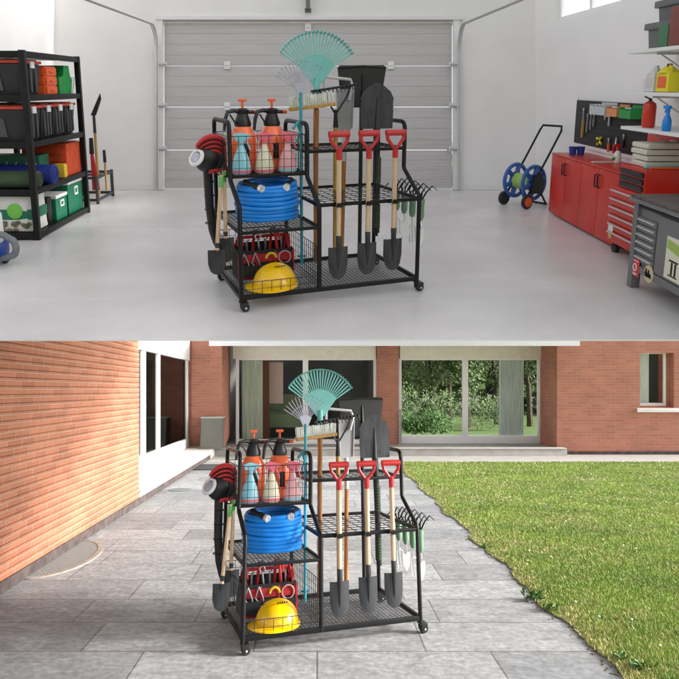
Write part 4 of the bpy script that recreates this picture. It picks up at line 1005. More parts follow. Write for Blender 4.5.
# grey workbench in the near right corner
G0 = gp(FU, 626, 285); ga_, gy1 = G0.x, G0.y; gh = gb(FU, 621, 194, gy1).z; gy0 = 3.3+.25
t = thing('workbench', 'heavy grey steel workbench with drawers and stickers at right edge', 'workbench', ((ga_+WR)/2, (gy0+gy1)/2, 0), FU)
GY0 = YF/cos(math.atan(kU))+.08
m = MB(); m.box(ga_+.02, WR-.0, GY0, gy1-.02, .13, gh-.05, .004); part(t, 'body', m, GRYC)
m = MB(); m.box(ga_-.03, WR, GY0-.03, gy1+.02, gh-.048, gh-.02, .004); part(t, 'top_frame', m, GRYC)
m = MB(); m.box(ga_-.02, WR, GY0-.02, gy1+.01, gh-.019, gh, .003); part(t, 'worktop', m, BTOP)
for x in (ga_, WR-.07):
    for y in (GY0, gy1-.07):
        m = MB(); m.box(x, x+.065, y, y+.065, 0, gh-.05, .003); part(t, 'leg', m, GRYC)
m = MB(); m.box(ga_+.006, ga_+.02, GY0+.07, gy1-.07, .14, .19, .002); part(t, 'rail', m, GRYC)
yA, yB2 = ga(FU, 655, 230, ga_).y, gy1-.075
nz_ = 6; dh = (gh-.12-.24)/nz_
for k in range(nz_):
    m = MB(); m.box(ga_+.008, ga_+.02, yA, yB2, .22+k*dh, .22+(k+1)*dh-.008, .002); d_ = part(t, 'drawer', m, GRYC)
    m = MB(); m.box(ga_-.008, ga_+.008, yA+.01, yB2-.01, .22+(k+1)*dh-.03, .22+(k+1)*dh-.018, .003); part(t, 'pull', m, ZINC, parent=d_)
m = MB(); m.box(ga_+.008, ga_+.02, GY0+.08, yA-.02, .2, gh-.09, .003); cd = part(t, 'cabinet_door', m, GRYC)
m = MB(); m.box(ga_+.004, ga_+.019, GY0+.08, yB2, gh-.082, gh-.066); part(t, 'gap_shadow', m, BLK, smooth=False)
def sticker(nm, u0, u1, v0, v1, build, mt):
    xx = ga_+.004; a = ga(FU, u0, (v0+v1)/2, xx); b = ga(FU, u1, (v0+v1)/2, xx); z0 = ga(FU, (u0+u1)/2, v1, xx).z; z1 = ga(FU, (u0+u1)/2, v0, xx).z
    return a.y, b.y, z0, z1, xx
def stick_rect(u0, u1, v0, v1, mt, nm='sticker'):
    yh, yl, z0, z1, xx = sticker(nm, u0, u1, v0, v1, None, mt); m = MB(); m.box(xx, xx+.0035, yl, yh, z0, z1); return part(t, nm, m, mt, smooth=False), yh, yl, z0, z1, xx
s1_, yh, yl, z0, z1, xx = stick_rect(631, 639, 258, 276, mat('sticker_red', (.65, .03, .03), .4))
m = MB(); yc = (yh+yl)/2; zc = (z0+z1)/2; r = (z1-z0)*.2
m.tube([(xx-.001, yc+r*.9*cos(a), zc+r*sin(a)) for a in [i*pi/10 for i in range(20)]], .005, 6, True)
for k, ww in ((.86, .8), (.13, .6), (.06, .4)): m.box(xx-.002, xx-.0005, yc-(yh-yl)*.5*ww, yc+(yh-yl)*.5*ww, z0+(z1-z0)*k, z0+(z1-z0)*k+.006)
part(t, 'sticker_print', m, WHT, parent=s1_, smooth=False)
yh, yl, z0, z1, xx = sticker('', 643, 654, 265, 283, None, None); yc, zc, r = (yh+yl)/2, (z0+z1)/2, (z1-z0)/2
m = MB(); m.lathe([(r, 0), (r, .003)], n=28, m=Matrix.Translation((xx, yc, zc)) @ Matrix.Rotation(pi/2, 4, 'Y')); s2_ = part(t, 'sticker', m, mat('sticker_tan', (.66, .52, .33), .5), smooth=False)
m = MB()
for q in ((-.55, -.2), (-.2, .25), (.1, -.3), (.35, .3), (.5, -.1)): m.tube([(xx-.002, yc+q[0]*r, zc-r*.4), (xx-.002, yc+q[0]*r+.2*r, zc+q[1]*r+.2*r)], .006, 6)
m.tube([(xx-.002, yc-.5*r, zc), (xx-.002, yc+.5*r, zc+.05*r)], .005, 6)
part(t, 'sticker_print', m, BLK, parent=s2_)
s3_, yh, yl, z0, z1, xx = stick_rect(665, 682, 238, 282, mat('sticker_cream', (.72, .70, .56), .45))
m = MB(); m.prism([(yl+.01, z0+(z1-z0)*.6), (yh-.01, z0+(z1-z0)*.72), (yh-.012, z0+(z1-z0)*.93), (yl+.01, z0+(z1-z0)*.85)], xx-.002, xx-.0005, 'x'); part(t, 'sticker_print', m, mat('sticker_lime', (.35, .5, .1), .5), parent=s3_, smooth=False)
m = MB()
for k in (.28, .5): m.box(xx-.002, xx-.0005, yl+(yh-yl)*k, yl+(yh-yl)*(k+.1), z0+(z1-z0)*.12, z0+(z1-z0)*.42)
m.box(xx-.002, xx-.0005, yl+(yh-yl)*.2, yl+(yh-yl)*.75, z0+(z1-z0)*.43, z0+(z1-z0)*.47); m.box(xx-.002, xx-.0005, yl+(yh-yl)*.2, yl+(yh-yl)*.75, z0+(z1-z0)*.08, z0+(z1-z0)*.11)
part(t, 'sticker_letters', m, BLK, parent=s3_, smooth=False)

# =================================================================== THE TOOL RACK AND ITS LOAD (built once in rack coordinates)
W_, DB, DT_, DV = 1.30, .746, .50, .546
Z1, Z2, Z3, Z4, Z5, Z6 = .095, .53, .68, .865, 1.016, 1.20
YT = DB-DT_
RU = FU @ Matrix.Translation((-.497, 4.385, 0)) @ Matrix.Rotation(.35, 4, 'Z')
RL = FL @ Matrix.Translation((-.490, 4.415, 0)) @ Matrix.Rotation(.318, 4, 'Z')
loads = []
def rt(name, label, cat, c, group=None):
    t = thing(name, label, cat, c, RU, group); loads.append(t); return t
def loop(m, x, ybk, yfr_top, z_top, bend, low_y, r=.0155, zlow=.075):
    """side frame: rear post, rounded top bar, front post that steps forward"""
    c = .05; pts = [(x, ybk, zlow), (x, ybk, z_top-c)]
    pts += [(x, ybk-c+c*cos(a), z_top-c+c*sin(a)) for a in (pi/8, pi/4, 3*pi/8, pi/2)]
    pts += [(x, yfr_top+c-c*sin(a), z_top-c+c*cos(a)) for a in (pi/8*.01, pi/8, pi/4, 3*pi/8, pi/2)]
    pts += [(x, yfr_top, bend[1]+.02), (x, yfr_top-.01, bend[1]), (x, low_y+.008, bend[0]+.01), (x, low_y, bend[0]-.02), (x, low_y, zlow)]
    m.tube(pts, r, 10)
t = rt('tool_rack', 'black steel wheeled tool rack with wire baskets standing on the @', 'tool rack', (W_/2, DB/2, 0))
for x in (0, W_): 
    m = MB(); loop(m, x, DB, YT, Z6+.03 if x == 0 else Z6+.01, (Z3+.02, Z4-.03) if x == 0 else (Z3+.02, Z4), 0); part(t, 'side_frame', m, BLK)
m = MB(); loop(m, DV, DB, YT, Z6+.01, (Z3-.01, Z4-.03), 0, zlow=Z1-.01); part(t, 'middle_frame', m, BLK)
def rails(z, x0, x1, y0, y1, h=.022, w=.016):
    m = MB(); m.box(x0, x1, y0-w/2, y0+w/2, z-h/2, z+h/2, .003); m.box(x0, x1, y1-w/2, y1+w/2, z-h/2, z+h/2, .003)
    for x in (x0, x1): m.box(x-w/2, x+w/2, y0+w/2, y1-w/2, z-h/2, z+h/2, .003)
    return m
def grid(m, x0, x1, y0, y1, z, sx, sy, r=.0018):
    n = max(1, round((x1-x0)/sx)); k = max(1, round((y1-y0)/sy))
    for i in range(n+1): X = x0+(x1-x0)*i/n; m.box(X-r, X+r, y0, y1, z-r, z+r)
    for j in range(k+1): Y = y0+(y1-y0)*j/k; m.box(x0, x1, Y-r, Y+r, z+r, z+3*r)
part(t, 'bottom_frame', rails(Z1, 0, W_, 0, DB, .03, .022), BLK)
m = MB(); grid(m, 0, W_, 0, DB, Z1+.0, .03, .027, .0015); part(t, 'bottom_mesh', m, WIRE, smooth=False)
part(t, 'middle_shelf_frame', rails(Z2, 0, DV, 0, DB), BLK)
m = MB(); grid(m, 0, DV, 0, DB, Z2, .03, .03); part(t, 'middle_shelf_mesh', m, WIRE, smooth=False)
part(t, 'tool_shelf_frame', rails(Z3, DV, W_, 0, DB, .024, .018), BLK)
m = MB(); grid(m, DV, W_, .04, DB, Z3, .075, .075, .0022); part(t, 'tool_grid', m, WIRE, smooth=False)
part(t, 'upper_tool_frame', rails(Z5, DV, W_, YT, DB), BLK)
m = MB(); grid(m, DV, W_, YT, DB, Z5, .075, .075, .0022); part(t, 'upper_tool_grid', m, WIRE, smooth=False)
part(t, 'basket_frame', rails(Z4, 0, DV, YT, DB), BLK)
m = MB(); grid(m, 0, DV, YT, DB, Z4, .03, .03)
def vgrid(m, p0, p1, z0, z1, s, sz, r=.0018):
    p0, p1 = Vector(p0), Vector(p1); L = (p1-p0).length; n = round(L/s)
    for i in range(n+1): q = p0.lerp(p1, i/n); m.box(q.x-r, q.x+r, q.y-r, q.y+r, z0, z1)
    k = round((z1-z0)/sz); d = (p1-p0).normalized(); nn = Vector((-d.y, d.x, 0))*r*2
    for j in range(k+1):
        Z = z0+(z1-z0)*j/k; a = p0+nn; b = p1+nn
        m.tube([(a.x, a.y, Z), (b.x, b.y, Z)], r*(1.7 if j == k else 1), 5)
BT = Z4+.27
vgrid(m, (0.01, YT, 0), (DV-.01, YT, 0), Z4, BT, .052, .052); vgrid(m, (0.01, DB, 0), (DV-.01, DB, 0), Z4, BT, .052, .052)
vgrid(m, (0, YT, 0), (0, DB, 0), Z4, BT, .05, .052); vgrid(m, (DV, YT, 0), (DV, DB, 0), Z4, BT, .05, .052)
part(t, 'basket_mesh', m, WIRE, smooth=False)
m = MB(); lp = Z1+.09
vgrid(m, (.012, 0, 0), (DV-.012, 0, 0), Z1, lp+.01, .065, .048)
vgrid(m, (DV, 0, 0), (DV, DB, 0), Z1, Z1+.30, .045, .05); vgrid(m, (0, DB, 0), (DV, DB, 0), Z1, Z1+.30, .045, .05); vgrid(m, (0, .1, 0), (0, DB, 0), Z1, Z1+.3, .045, .05)
part(t, 'lower_basket_mesh', m, WIRE, smooth=False)
for x in (0, W_):
    for y in (0, DB):
        cc = MB(); cc.cyl((x, y, Z1-.015), (x, y, .062), .011); cc.box(x-.006, x+.042, y-.030, y-.024, .02, .066, .003); cc.box(x-.006, x+.042, y+.024, y+.030, .02, .066, .003); cc.box(x-.014, x+.04, y-.03, y+.03, .058, .068, .003)
        c_ = part(t, 'caster', cc, PLK)
        m = MB(); m.lathe([(.012, -.022), (.026, -.022), (.030, -.014), (.030, .014), (.026, .022), (.012, .022)], n=22, m=Matrix.Translation((x+.022, y, .030)) @ Matrix.Rotation(pi/2, 4, 'X')); part(t, 'wheel', m, RUB, parent=c_)
        m = MB(); m.cyl((x+.022, y-.033, .030), (x+.022, y+.033, .030), .007); part(t, 'axle', m, ZINC, parent=c_)
# tool clips on the front rail, hooks on the right side
TX = (.672, .888, 1.085)
for x in TX:
    m = MB(); m.tube([(x-.028, .0, Z3), (x-.028, -.03, Z3+.0), (x-.024, -.055, Z3+.0)], .005, 6); m.tube([(x+.028, .0, Z3), (x+.028, -.03, Z3), (x+.024, -.055, Z3)], .005, 6); m.box(x-.033, x+.033, -.010, -.0085, Z3-.014, Z3+.014); part(t, 'clip', m, BLK)
for y in (.10, .24, .38, .52, .64):
    m = MB(); m.tube([(W_+.005, y, Z3), (W_+.05, y, Z3-.004), (W_+.075, y, Z3+.02)], .0045, 6); part(t, 'side_hook', m, BLK)
for y in (.3, .42, .60):
    m = MB(); m.tube([(-.005, y, Z4), (-.05, y, Z4-.004), (-.075, y, Z4+.02)], .0045, 6); part(t, 'side_hook', m, BLK)

# pump sprayers in the top basket
def pump(x, y, lab, lean):
    z = Z4+.006; t = rt('pump_sprayer', lab, 'pump sprayer', (x, y, z), 'pump sprayers in the @ rack')
    m = MB(); m.lathe([(.080, 0), (.094, .012), (.095, .19), (.088, .25), (.06, .31), (.042, .33)], (x, y, z), 28); part(t, 'tank', m, mat('translucent_orange', (1., .20, .07), .25, coat=.4) if not bpy.data.materials.get('translucent_orange') else bpy.data.materials['translucent_orange'])
    m = MB(); m.lathe([(.055, .30), (.060, .335), (.038, .40), (.042, .405), (.045, .43), (.03, .44)], (x, y, z), 24)
    m.tube([(x, y, z+.415), (x-.07, y-.03, z+.425), (x-.115, y-.045, z+.418), (x-.135, y-.05, z+.37), (x-.145, y-.055, z+.29)], [.016, .015, .014, .013, .010], 10)
    m.tube([(x, y, z+.415), (x+.08, y+.01, z+.412)], [.017, .012], 10)
    m.tube([(x-.10, y-.04, z+.40), (x-.06, y-.03, z+.34), (x-.03, y-.02, z+.32)], .006, 6); part(t, 'pump_head', m, PLK)
    m = MB(); m.cyl((x, y, z+.44), (x, y, z+.485), .009); m.box(x-.03, x+.03, y-.012, y+.012, z+.485, z+.505, .007); part(t, 'plunger', m, ORG)
    m = MB(); m.cyl((x+.08, y+.01, z+.412), (x+.115, y+.014, z+.411), .015, .012); part(t, 'nozzle', m, RED if lean else ORG)
    m = MB(); m.box(x-.02, x+.02, y-.0985, y-.0935, z+.09, z+.20, .002); part(t, 'label_strip', m, BLK)
pump(.155, .50, 'left orange pump sprayer with black head in the @ rack basket', 1); pump(.368, .50, 'right orange pump sprayer with black head in the @ rack basket', 0)
def squirt(x, y, mt, mh, lab):
    z = Z4+.006; t = rt('spray_bottle', lab, 'spray bottle', (x, y, z), 'small spray bottles in the @ rack')
    m = MB(); m.lathe([(.050, 0), (.062, .01), (.062, .045), (.052, .11), (.026, .175), (.018, .20), (.018, .215)], (x, y, z), 28, sx=1.05, sy=.7); part(t, 'bottle', m, mt)
    m = MB(); m.lathe([(.021, .212), (.022, .232)], (x, y, z), 18); m.prism([(-.04, .232), (.03, .232), (.058, .25), (.05, .272), (-.01, .285), (-.055, .268)], y-.016, y+.016, 'y', m=Matrix.Translation((x, 0, z)))
    m.box(x+.05, x+.066, y-.01, y+.01, z+.248, z+.268, .003); m.tube([(x+.03, y, z+.235), (x+.05, y, z+.20), (x+.062, y, z+.165)], [.010, .007, .006], 8); part(t, 'trigger_head', m, mh)
    m = MB(); m.lathe([(.0635, .012), (.0637, .03)], (x, y, z), 28, sx=1.05, sy=.7); part(t, 'tinted_foot', m, PNK if mt != CLRP else CLRB)
squirt(.095, .315, CLRB, CLRB, 'small pale blue spray bottle in the @ rack basket'); squirt(.258, .315, CLRC, PNK, 'small cream spray bottle with pink head in the @ rack basket'); squirt(.425, .315, CLRP, PNK, 'small pink spray bottle in the @ rack basket')

# coiled blue hose
hx_, hy_ = .278, .34
t = rt('garden_hose', 'thick coiled blue hose with black metal-tipped ends on the @ rack', 'hose', (hx_, hy_, Z2))
m = MB(); r = .0165; nl = 8
for lvl in range(nl):
    R0 = .208-.0025*abs(lvl-3)+random.uniform(-.004, .004); ox, oy, tx_, ph_ = random.uniform(-.005, .005), random.uniform(-.004, .004), random.uniform(-.004, .004), random.uniform(0, 6)
    for k, rr in enumerate((R0, R0-.034)):
        if k and lvl < nl-2: continue
        m.tube([(hx_+ox+(rr+.003*sin(3*a+ph_))*1.03*cos(a), hy_+oy+rr*sin(a)*.95, Z2+.022+r+lvl*.0285+.003*sin(2*a+ph_)+tx_*cos(a+ph_)) for a in [i*pi/32 for i in range(64)]], r, 10, True)
for k, (rr, z_) in enumerate(((.195, 8*.0285), (.155, 8*.0285-.012), (.125, 6.4*.0285))):
    m.tube([(hx_+.006+rr*cos(a), hy_+.01+rr*sin(a)*.95, Z2+.022+r+z_-.004+.012*sin(a+1)) for a in [i*pi/32 for i in range(64)]], r, 10, True)
for s_ in (-1, 1):
    m.tube([(hx_+s_*.175, hy_+.04, Z2+.27), (hx_+s_*.16, hy_-.04, Z2+.285), (hx_+s_*.125, hy_-.10, Z2+.285)], r, 10)
part(t, 'coil', m, BLUE)
for s_ in (-1, 1):
    a = Vector((hx_+s_*.165, hy_-.03, Z2+.287)); b = Vector((hx_+s_*.095, hy_-.17, Z2+.262))
    m = MB(); m.cyl(a, b, .021, .023, 18); sl_ = part(t, 'end_sleeve', m, PLK)
    d = (b-a).normalized(); m = MB(); m.cyl(b, b+d*.026, .0255, .0255, 10); m.tube([b+d*.024+Vector(q)*.015 for q in [( cos(k*pi/8), 0, sin(k*pi/8)) for k in range(16)]], .004, 6, True); part(t, 'coupling', m, CHR, parent=sl_)

# tool bag and hard hat
bx0, bx1, byf, byb, bz = .06, .47, .34, .54, Z1+.012
t = rt('tool_bag', 'open red and black canvas tool bag full of tools on the @ rack', 'tool bag', ((bx0+bx1)/2, (byf+byb)/2, bz))
m = MB(); e = .012; hb_ = .21
m.box(bx0, bx1, byf, byf+e, bz, bz+hb_, .004); m.box(bx0, bx1, byb-e, byb, bz, bz+hb_+.02, .004); m.box(bx0, bx0+e, byf+e, byb-e, bz, bz+hb_, .004); m.box(bx1-e, bx1, byf+e, byb-e, bz, bz+hb_, .004); m.box(bx0+e, bx1-e, byf+e, byb-e, bz, bz+.01)
part(t, 'shell', m, CLTB)
m = MB(); m.box(bx0-.006, bx1+.006, byf-.008, byf-.001, bz+.125, bz+.185, .003); m.box(bx0-.006, bx1+.006, byf-.008, byf-.001, bz, bz+.02, .003)
for x in (bx0-.004, bx0+.13, bx1-.145, bx1-.012): m.box(x, x+.016, byf-.013, byf-.0085, bz, bz+.20, .003)
for k in range(2): m.tube([(bx0+.03+.35*k, byf+.0, bz+hb_), (bx0+.03+.35*k, byf+.1, bz+hb_+.09), (bx0+.03+.35*k, byb-.01, bz+hb_)], .011, 6)
m.tube([(bx0+.02, (byf+byb)/2, bz+hb_+.02), (bx0+.05, (byf+byb)/2, bz+hb_+.08), (bx1-.05, (byf+byb)/2, bz+hb_+.08), (bx1-.02, (byf+byb)/2, bz+hb_+.02)], .013, 8)
part(t, 'red_trim', m, CLTH)
for k in range(3):
    m = MB(); x = bx0+.03+k*.13; m.prism([(x, bz+.025), (x+.10, bz+.025), (x+.11, bz+.11), (x-.01, bz+.11)], byf-.03, byf-.0135, 'y'); part(t, 'pocket', m, CLTB)
tools = [(.10, .30, RED), (.15, .26, STL), (.20, .31, RED), (.24, .28, STL), (.29, .27, STL), (.33, .32, RED), (.37, .33, RED), (.41, .30, STL), (.44, .26, RED)]
for i, (x, h, mt) in enumerate(tools):
    y = byf+.05+.05*(i % 3); m = MB(); lx = .02*((i % 3)-1)
    m.tube([(x, y, bz+.12), (x+lx, y, bz+h)], .012 if mt is RED else .008, 8)
    if mt is RED: m.tube([(x+lx, y, bz+h), (x+lx+.018, y, bz+h+.02), (x+lx+.03, y, bz+h-.06)], .009, 8); m.ball((x+lx, y, bz+h), .018, n=10)
    else: m.tube(arc((x+lx, y, bz+h+.018), .020, -pi*.4, pi*1.25, 10), .006, 6)
    o = part(t, 'hand_tool', m, mt)
for k, (x, mt) in enumerate(((.30, mat('yellow_tape', (.75, .5, .02), .4)), (.10, STL), (.18, STL))):
    m = MB()
    if k == 0: m.tube(arc((x, byf-.012, bz+.15), .036, 0, pi, 12), .010, 8)
    else: m.tube([(x, byf-.02, bz+.20), (x-.025, byf-.022, bz+.13), (x+.02, byf-.022, bz+.07)], .006, 6); m.tube([(x, byf-.02, bz+.20), (x+.03, byf-.022, bz+.13), (x+.04, byf-.022, bz+.06)], .006, 6)
    part(t, 'tape_measure' if k == 0 else 'hanging_pliers', m, mt)
m = MB(); m.tube(arc((.40, byf-.014, bz+.15), .045, 0, 2*pi, 20)[:-1], .006, 6, True); part(t, 'tape_roll', m, mat('dusty_pink', (.55, .3, .3), .6))
cxh, cyh, zh = .275, .155, Z1+.012
t = rt('hard_hat', 'glossy yellow hard hat on the bottom shelf of the @ rack', 'hard hat', (cxh, cyh, zh))
m = MB(); prof = []
rings = []; n = 40; rad, hgt = .150, .138
for j in range(15):
    ph = j/14*pi/2
    rings.append([m.b.verts.new((cxh+(rad*cos(ph)*1.0)*cos(2*pi*k/n), cyh+(rad*.98*cos(ph))*sin(2*pi*k/n), zh+.02+hgt*sin(ph)+(.007*max(0, 1-abs(sin(2*pi*k/n)*cos(ph)*6)) if j > 1 else 0))) for k in range(n)])
for A, B in zip(rings, rings[1:]):
    for k in range(n): m.b.faces.new((A[k], A[(k+1) % n], B[(k+1) % n], B[k]))
part(t, 'shell', m, YEL)
m = MB(); m.b.verts.ensure_lookup_table()
outer, inner, out2 = [], [], []
for k in range(n):
    a = 2*pi*k/n; ex = .012+.055*max(0, cos(a-pi*1.12))**2
    outer.append(((rad+ex)*cos(a)+cxh, (rad+ex)*sin(a)+cyh)); inner.append(((rad-.004)*cos(a)+cxh, (rad-.004)*sin(a)+cyh))
vo = [m.b.verts.new((p[0], p[1], zh+.004)) for p in outer]; vi = [m.b.verts.new((p[0], p[1], zh+.024)) for p in inner]; vo2 = [m.b.verts.new((p[0], p[1], zh+.010)) for p in outer]; vi2 = [m.b.verts.new((p[0], p[1], zh+.014)) for p in inner]
for k in range(n):
    q = (k+1) % n; m.b.faces.new((vo2[k], vo2[q], vi[q], vi[k])); m.b.faces.new((vo[k], vo[q], vo2[q], vo2[k])); m.b.faces.new((vi2[k], vi2[q], vo[q], vo[k]))
part(t, 'brim', m, YEL)
m = MB()
for k in range(5): m.box(cxh-.02+k*.016, cxh-.012+k*.016, cyh-.075-.0*k, cyh-.066, zh+.150, zh+.158, .001)
part(t, 'vent_slots', m, BLK)

# three small spades clipped to the front rail
def outline(w, h, tip=.5, n=10):
    """a spade blade hanging down: flat shoulders, rounded point"""
    pts = [(-w/2, 0), (-w/2*1.0, -h*tip)]
    for i in range(1, n): a = pi/2*i/n; pts.append((-w/2*cos(a)**.9, -h*tip-h*(1-tip)*sin(a)))
    pts.append((0, -h)); pts += [(-p[0], p[1]) for p in pts[-2::-1]]
    return pts
for i, x in enumerate(TX):
    zt_ = 1.175; zbk = .165+.012*i; y = -.035; ins = ('left', 'middle', 'right')[i]
    t = rt('hand_spade', ins+' of three short red-gripped spades clipped to the @ rack front', 'spade', (x, y, zbk), 'short spades on the @ rack front')
    bt = zbk+.225
    m = MB(); m.tube([(x, y, bt+.05), (x, y, zt_-.15)], [.0165, .0175], 12); part(t, 'shaft', m, WOOD)
    m = MB(); m.tube([(x, y, zt_-.19), (x, y, zt_-.115)], .0195, 12); m.cyl((x-.072, y, zt_-.02), (x+.072, y, zt_-.02), .021, n=16)
    for s_ in (-1, 1): m.tube([(x+s_*.064, y, zt_-.03), (x+s_*.058, y, zt_-.065), (x+s_*.03, y, zt_-.10), (x+s_*.004, y, zt_-.135)], [.013, .013, .012, .010], 8)
    part(t, 'grip', m, RED)
    def bow(v, x=x): return Vector((v.x, v.y+2.2*(v.x-x)**2-.006, v.z))
    m = MB(); ol = outline(.142, .225, .5); ol2 = []
    for a, b in zip(ol, ol[1:]+ol[:1]):
        ol2 += [a]
    # blade as a grid so that it can curve
    nx = 12; cols = []
    for j in range(nx+1):
        xx_ = -.071+.142*j/nx; q = min(1, abs(xx_)/.071)
        depth = .225*(.52+.48*math.sqrt(max(0, 1-q**2.2)))
        cols.append((xx_, depth))
    f0 = [[m.b.verts.new((x+cx_, y-.004+2.5*cx_*cx_+.0, bt-dd*k/6)) for k in range(7)] for cx_, dd in cols]
    f1 = [[m.b.verts.new((x+cx_, y-.001+2.5*cx_*cx_+.0, bt-dd*k/6)) for k in range(7)] for cx_, dd in cols]
    for j in range(nx):
        for k in range(6): m.b.faces.new((f0[j][k], f0[j+1][k], f0[j+1][k+1], f0[j][k+1])); m.b.faces.new((f1[j][k], f1[j][k+1], f1[j+1][k+1], f1[j+1][k]))
        m.b.faces.new((f0[j][0], f1[j][0], f1[j+1][0], f0[j+1][0])); m.b.faces.new((f0[j][6], f0[j+1][6], f1[j+1][6], f1[j][6]))
    for j in (0, nx):
        for k in range(6): m.b.faces.new((f0[j][k], f0[j][k+1], f1[j][k+1], f1[j][k]))
    m.tube([(x, y, bt+.08), (x, y-.004, bt+.0), (x, y-.006, bt-.11), (x, y-.003, bt-.16)], [.019, .018, .008, .003], 10)
    part(t, 'blade', m, SPD)
    m = MB(); m.box(x-.021, x+.021, y-.021, y-.018, Z3-.012, Z3+.018, .002); m.tube([(x-.02, y, Z3-.02), (x+.02, y, Z3-.02)], .004, 6); part(t, 'band', m, BLK)

# teal fan rake
def fan(t, cx, y, z0, R1, a0, a1, n, rt_, mt, rin=.16, arcr=None, tw=.0045, thick=.003, lean=0):
    m = MB()
    for i in range(n):
        a = a0+(a1-a0)*i/(n-1); d = Vector((sin(a), 0, cos(a))); sdv = Vector((cos(a), 0, -sin(a)))
        p = [Vector((cx, y, z0))+d*rin*.0+sdv*0, Vector((cx, y, z0))+d*rin, Vector((cx, y-.004, z0))+d*R1*.95, Vector((cx, y-.035, z0))+d*R1]
        w = tw
        if rt_:  # flat tines
            for q0, q1, w0, w1 in ((p[1], p[2], w*.7, w*1.3), (p[2], p[3], w*1.3, w*1.2)):
                vs = [m.b.verts.new(v) for v in (q0-sdv*w0, q0+sdv*w0, q1+sdv*w1, q1-sdv*w1)]; vb_ = [m.b.verts.new(v.co+Vector((0, thick, 0))) for v in vs]
                m.b.faces.new(vs); m.b.faces.new(vb_[::-1])
                for k in range(4): m.b.faces.new((vs[k], vb_[k], vb_[(k+1) % 4], vs[(k+1) % 4]))
        else: m.tube([Vector((cx, y, z0))+d*.05, p[2], p[3]], tw, 6)
    if arcr:
        m.tube([Vector((cx+arcr*sin(a), y, z0+arcr*cos(a))) for a in [a0+(a1-a0)*k/24 for k in range(25)]], tw*1.1, 6)
    part(t, 'tines', m, mt)
t = rt('fan_rake', 'large teal plastic fan rake standing tines-up in the @ rack', 'rake', (.72, .55, .13))
cxr, yr = .715, .52
fan(t, cxr, yr, 1.515, .335, -.98, .98, 23, True, TEAL, rin=.15, arcr=.33, tw=.0055)
m = MB(); pol = [(cxr-.03, 1.47), (cxr+.03, 1.47)]+[(cxr+.17*sin(a), 1.515+.17*cos(a)) for a in [.98-1.96*k/16 for k in range(17)]]
m.prism(pol, yr-.003, yr+.007, 'y'); m.cyl((cxr, yr+.0, 1.40), (cxr, yr, 1.52), .026, .02); part(t, 'fan_plate', m, TEAL)
m = MB(); m.tube([(cxr+.005, yr+.02, .13), (cxr, yr+.02, 1.0), (cxr, yr+.01, 1.43)], .019, 12); part(t, 'shaft', m, WOOD2)
# small grey fan rake on a cyan pole
t = rt('fan_rake', 'smaller grey wire fan rake on a cyan pole in the @ rack', 'rake', (.535, .36, .20))
cxr, yr = .545, .38
fan(t, cxr, yr, 1.43, .215, -1.05, .75, 13, False, GRM, arcr=.13, tw=.0032)
m = MB(); m.prism([(cxr-.02, 1.40), (cxr+.02, 1.40), (cxr+.05, 1.47), (cxr, 1.49), (cxr-.05, 1.475)], yr-.004, yr+.004, 'y'); part(t, 'clamp_plate', m, GRM)
m = MB(); m.tube([(.535, .34, .18), (.54, .36, 1.1), (.545, .378, 1.42)], .0115, 10); m.box(.545-.03, .545+.03, .35, .38, .235, .245); part(t, 'pole', m, CYN)
m = MB(); m.tube([(.47, .33, 1.17), (.505, .33, 1.215), (.53, .345, 1.15), (.50, .33, 1.08)], [.012, .016, .010, .006], 8); part(t, 'pole_grip', m, CYN)
# wide wood-backed broom with pale bristles
t = rt('push_broom', 'pale bristled wooden push broom held bristles-up in the @ rack', 'broom', (.735, .60, .13))
m = MB(); a = Vector((.49, .45, 1.30)); b = Vector((.83, .47, 1.335)); d = (b-a).normalized()
M_ = Matrix.Translation((a+b)/2) @ Matrix.Rotation(-math.atan2(d.z, d.x), 4, 'Y')
L = (b-a).length; m.box(-L/2, L/2, -.035, .035, -.013, .013, .006, m=M_); part(t, 'wood_back', m, WOOD3)
m = MB()
for i in range(26):
    for j in range(3):
        x = -L/2+.012+(L-.024)*i/25; p = M_ @ Vector((x, -.022+.022*j, .012)); q = M_ @ Vector((x+random.uniform(-.008, .008), -.026+.026*j,   .012+.075+random.uniform(-.005, .005))); m.cyl(p, q, .0042, .0075, 6)
part(t, 'bristles', m, BRS)
m = MB(); m.tube([(.735, .60, .13), (.705, .50, 1.0), (.70, .47, 1.30)], .017, 12); part(t, 'shaft', m, WOOD2)
# dark bow rake
t = rt('bow_rake', 'dark steel bow rake with curved tines standing behind the @ rack spades', 'rake', (.90, .58, .13))
m = MB(); a = Vector((.665, .50, 1.425)); b = Vector((1.03, .50, 1.475)); m.tube([a, b], .009, 8)
for i in range(13): q = a.lerp(b, i/12); m.tube([q, q+Vector((0, -.035, .006)), q+Vector((.004, -.055, -.035))], [.006, .006, .003], 6)
m.tube([a.lerp(b, .15), (.80, .52, 1.36), (.86, .53, 1.27)], .007, 8); m.tube([a.lerp(b, .85), (.95, .52, 1.38), (.88, .53, 1.27)], .007, 8); m.cyl((.87, .53, 1.16), (.87, .53, 1.29), .02, .012); part(t, 'head', m, PLK)
m = MB(); m.tube([(.89, .58, .13), (.87, .53, 1.18)], .017, 12); part(t, 'shaft', m, WOOD3)
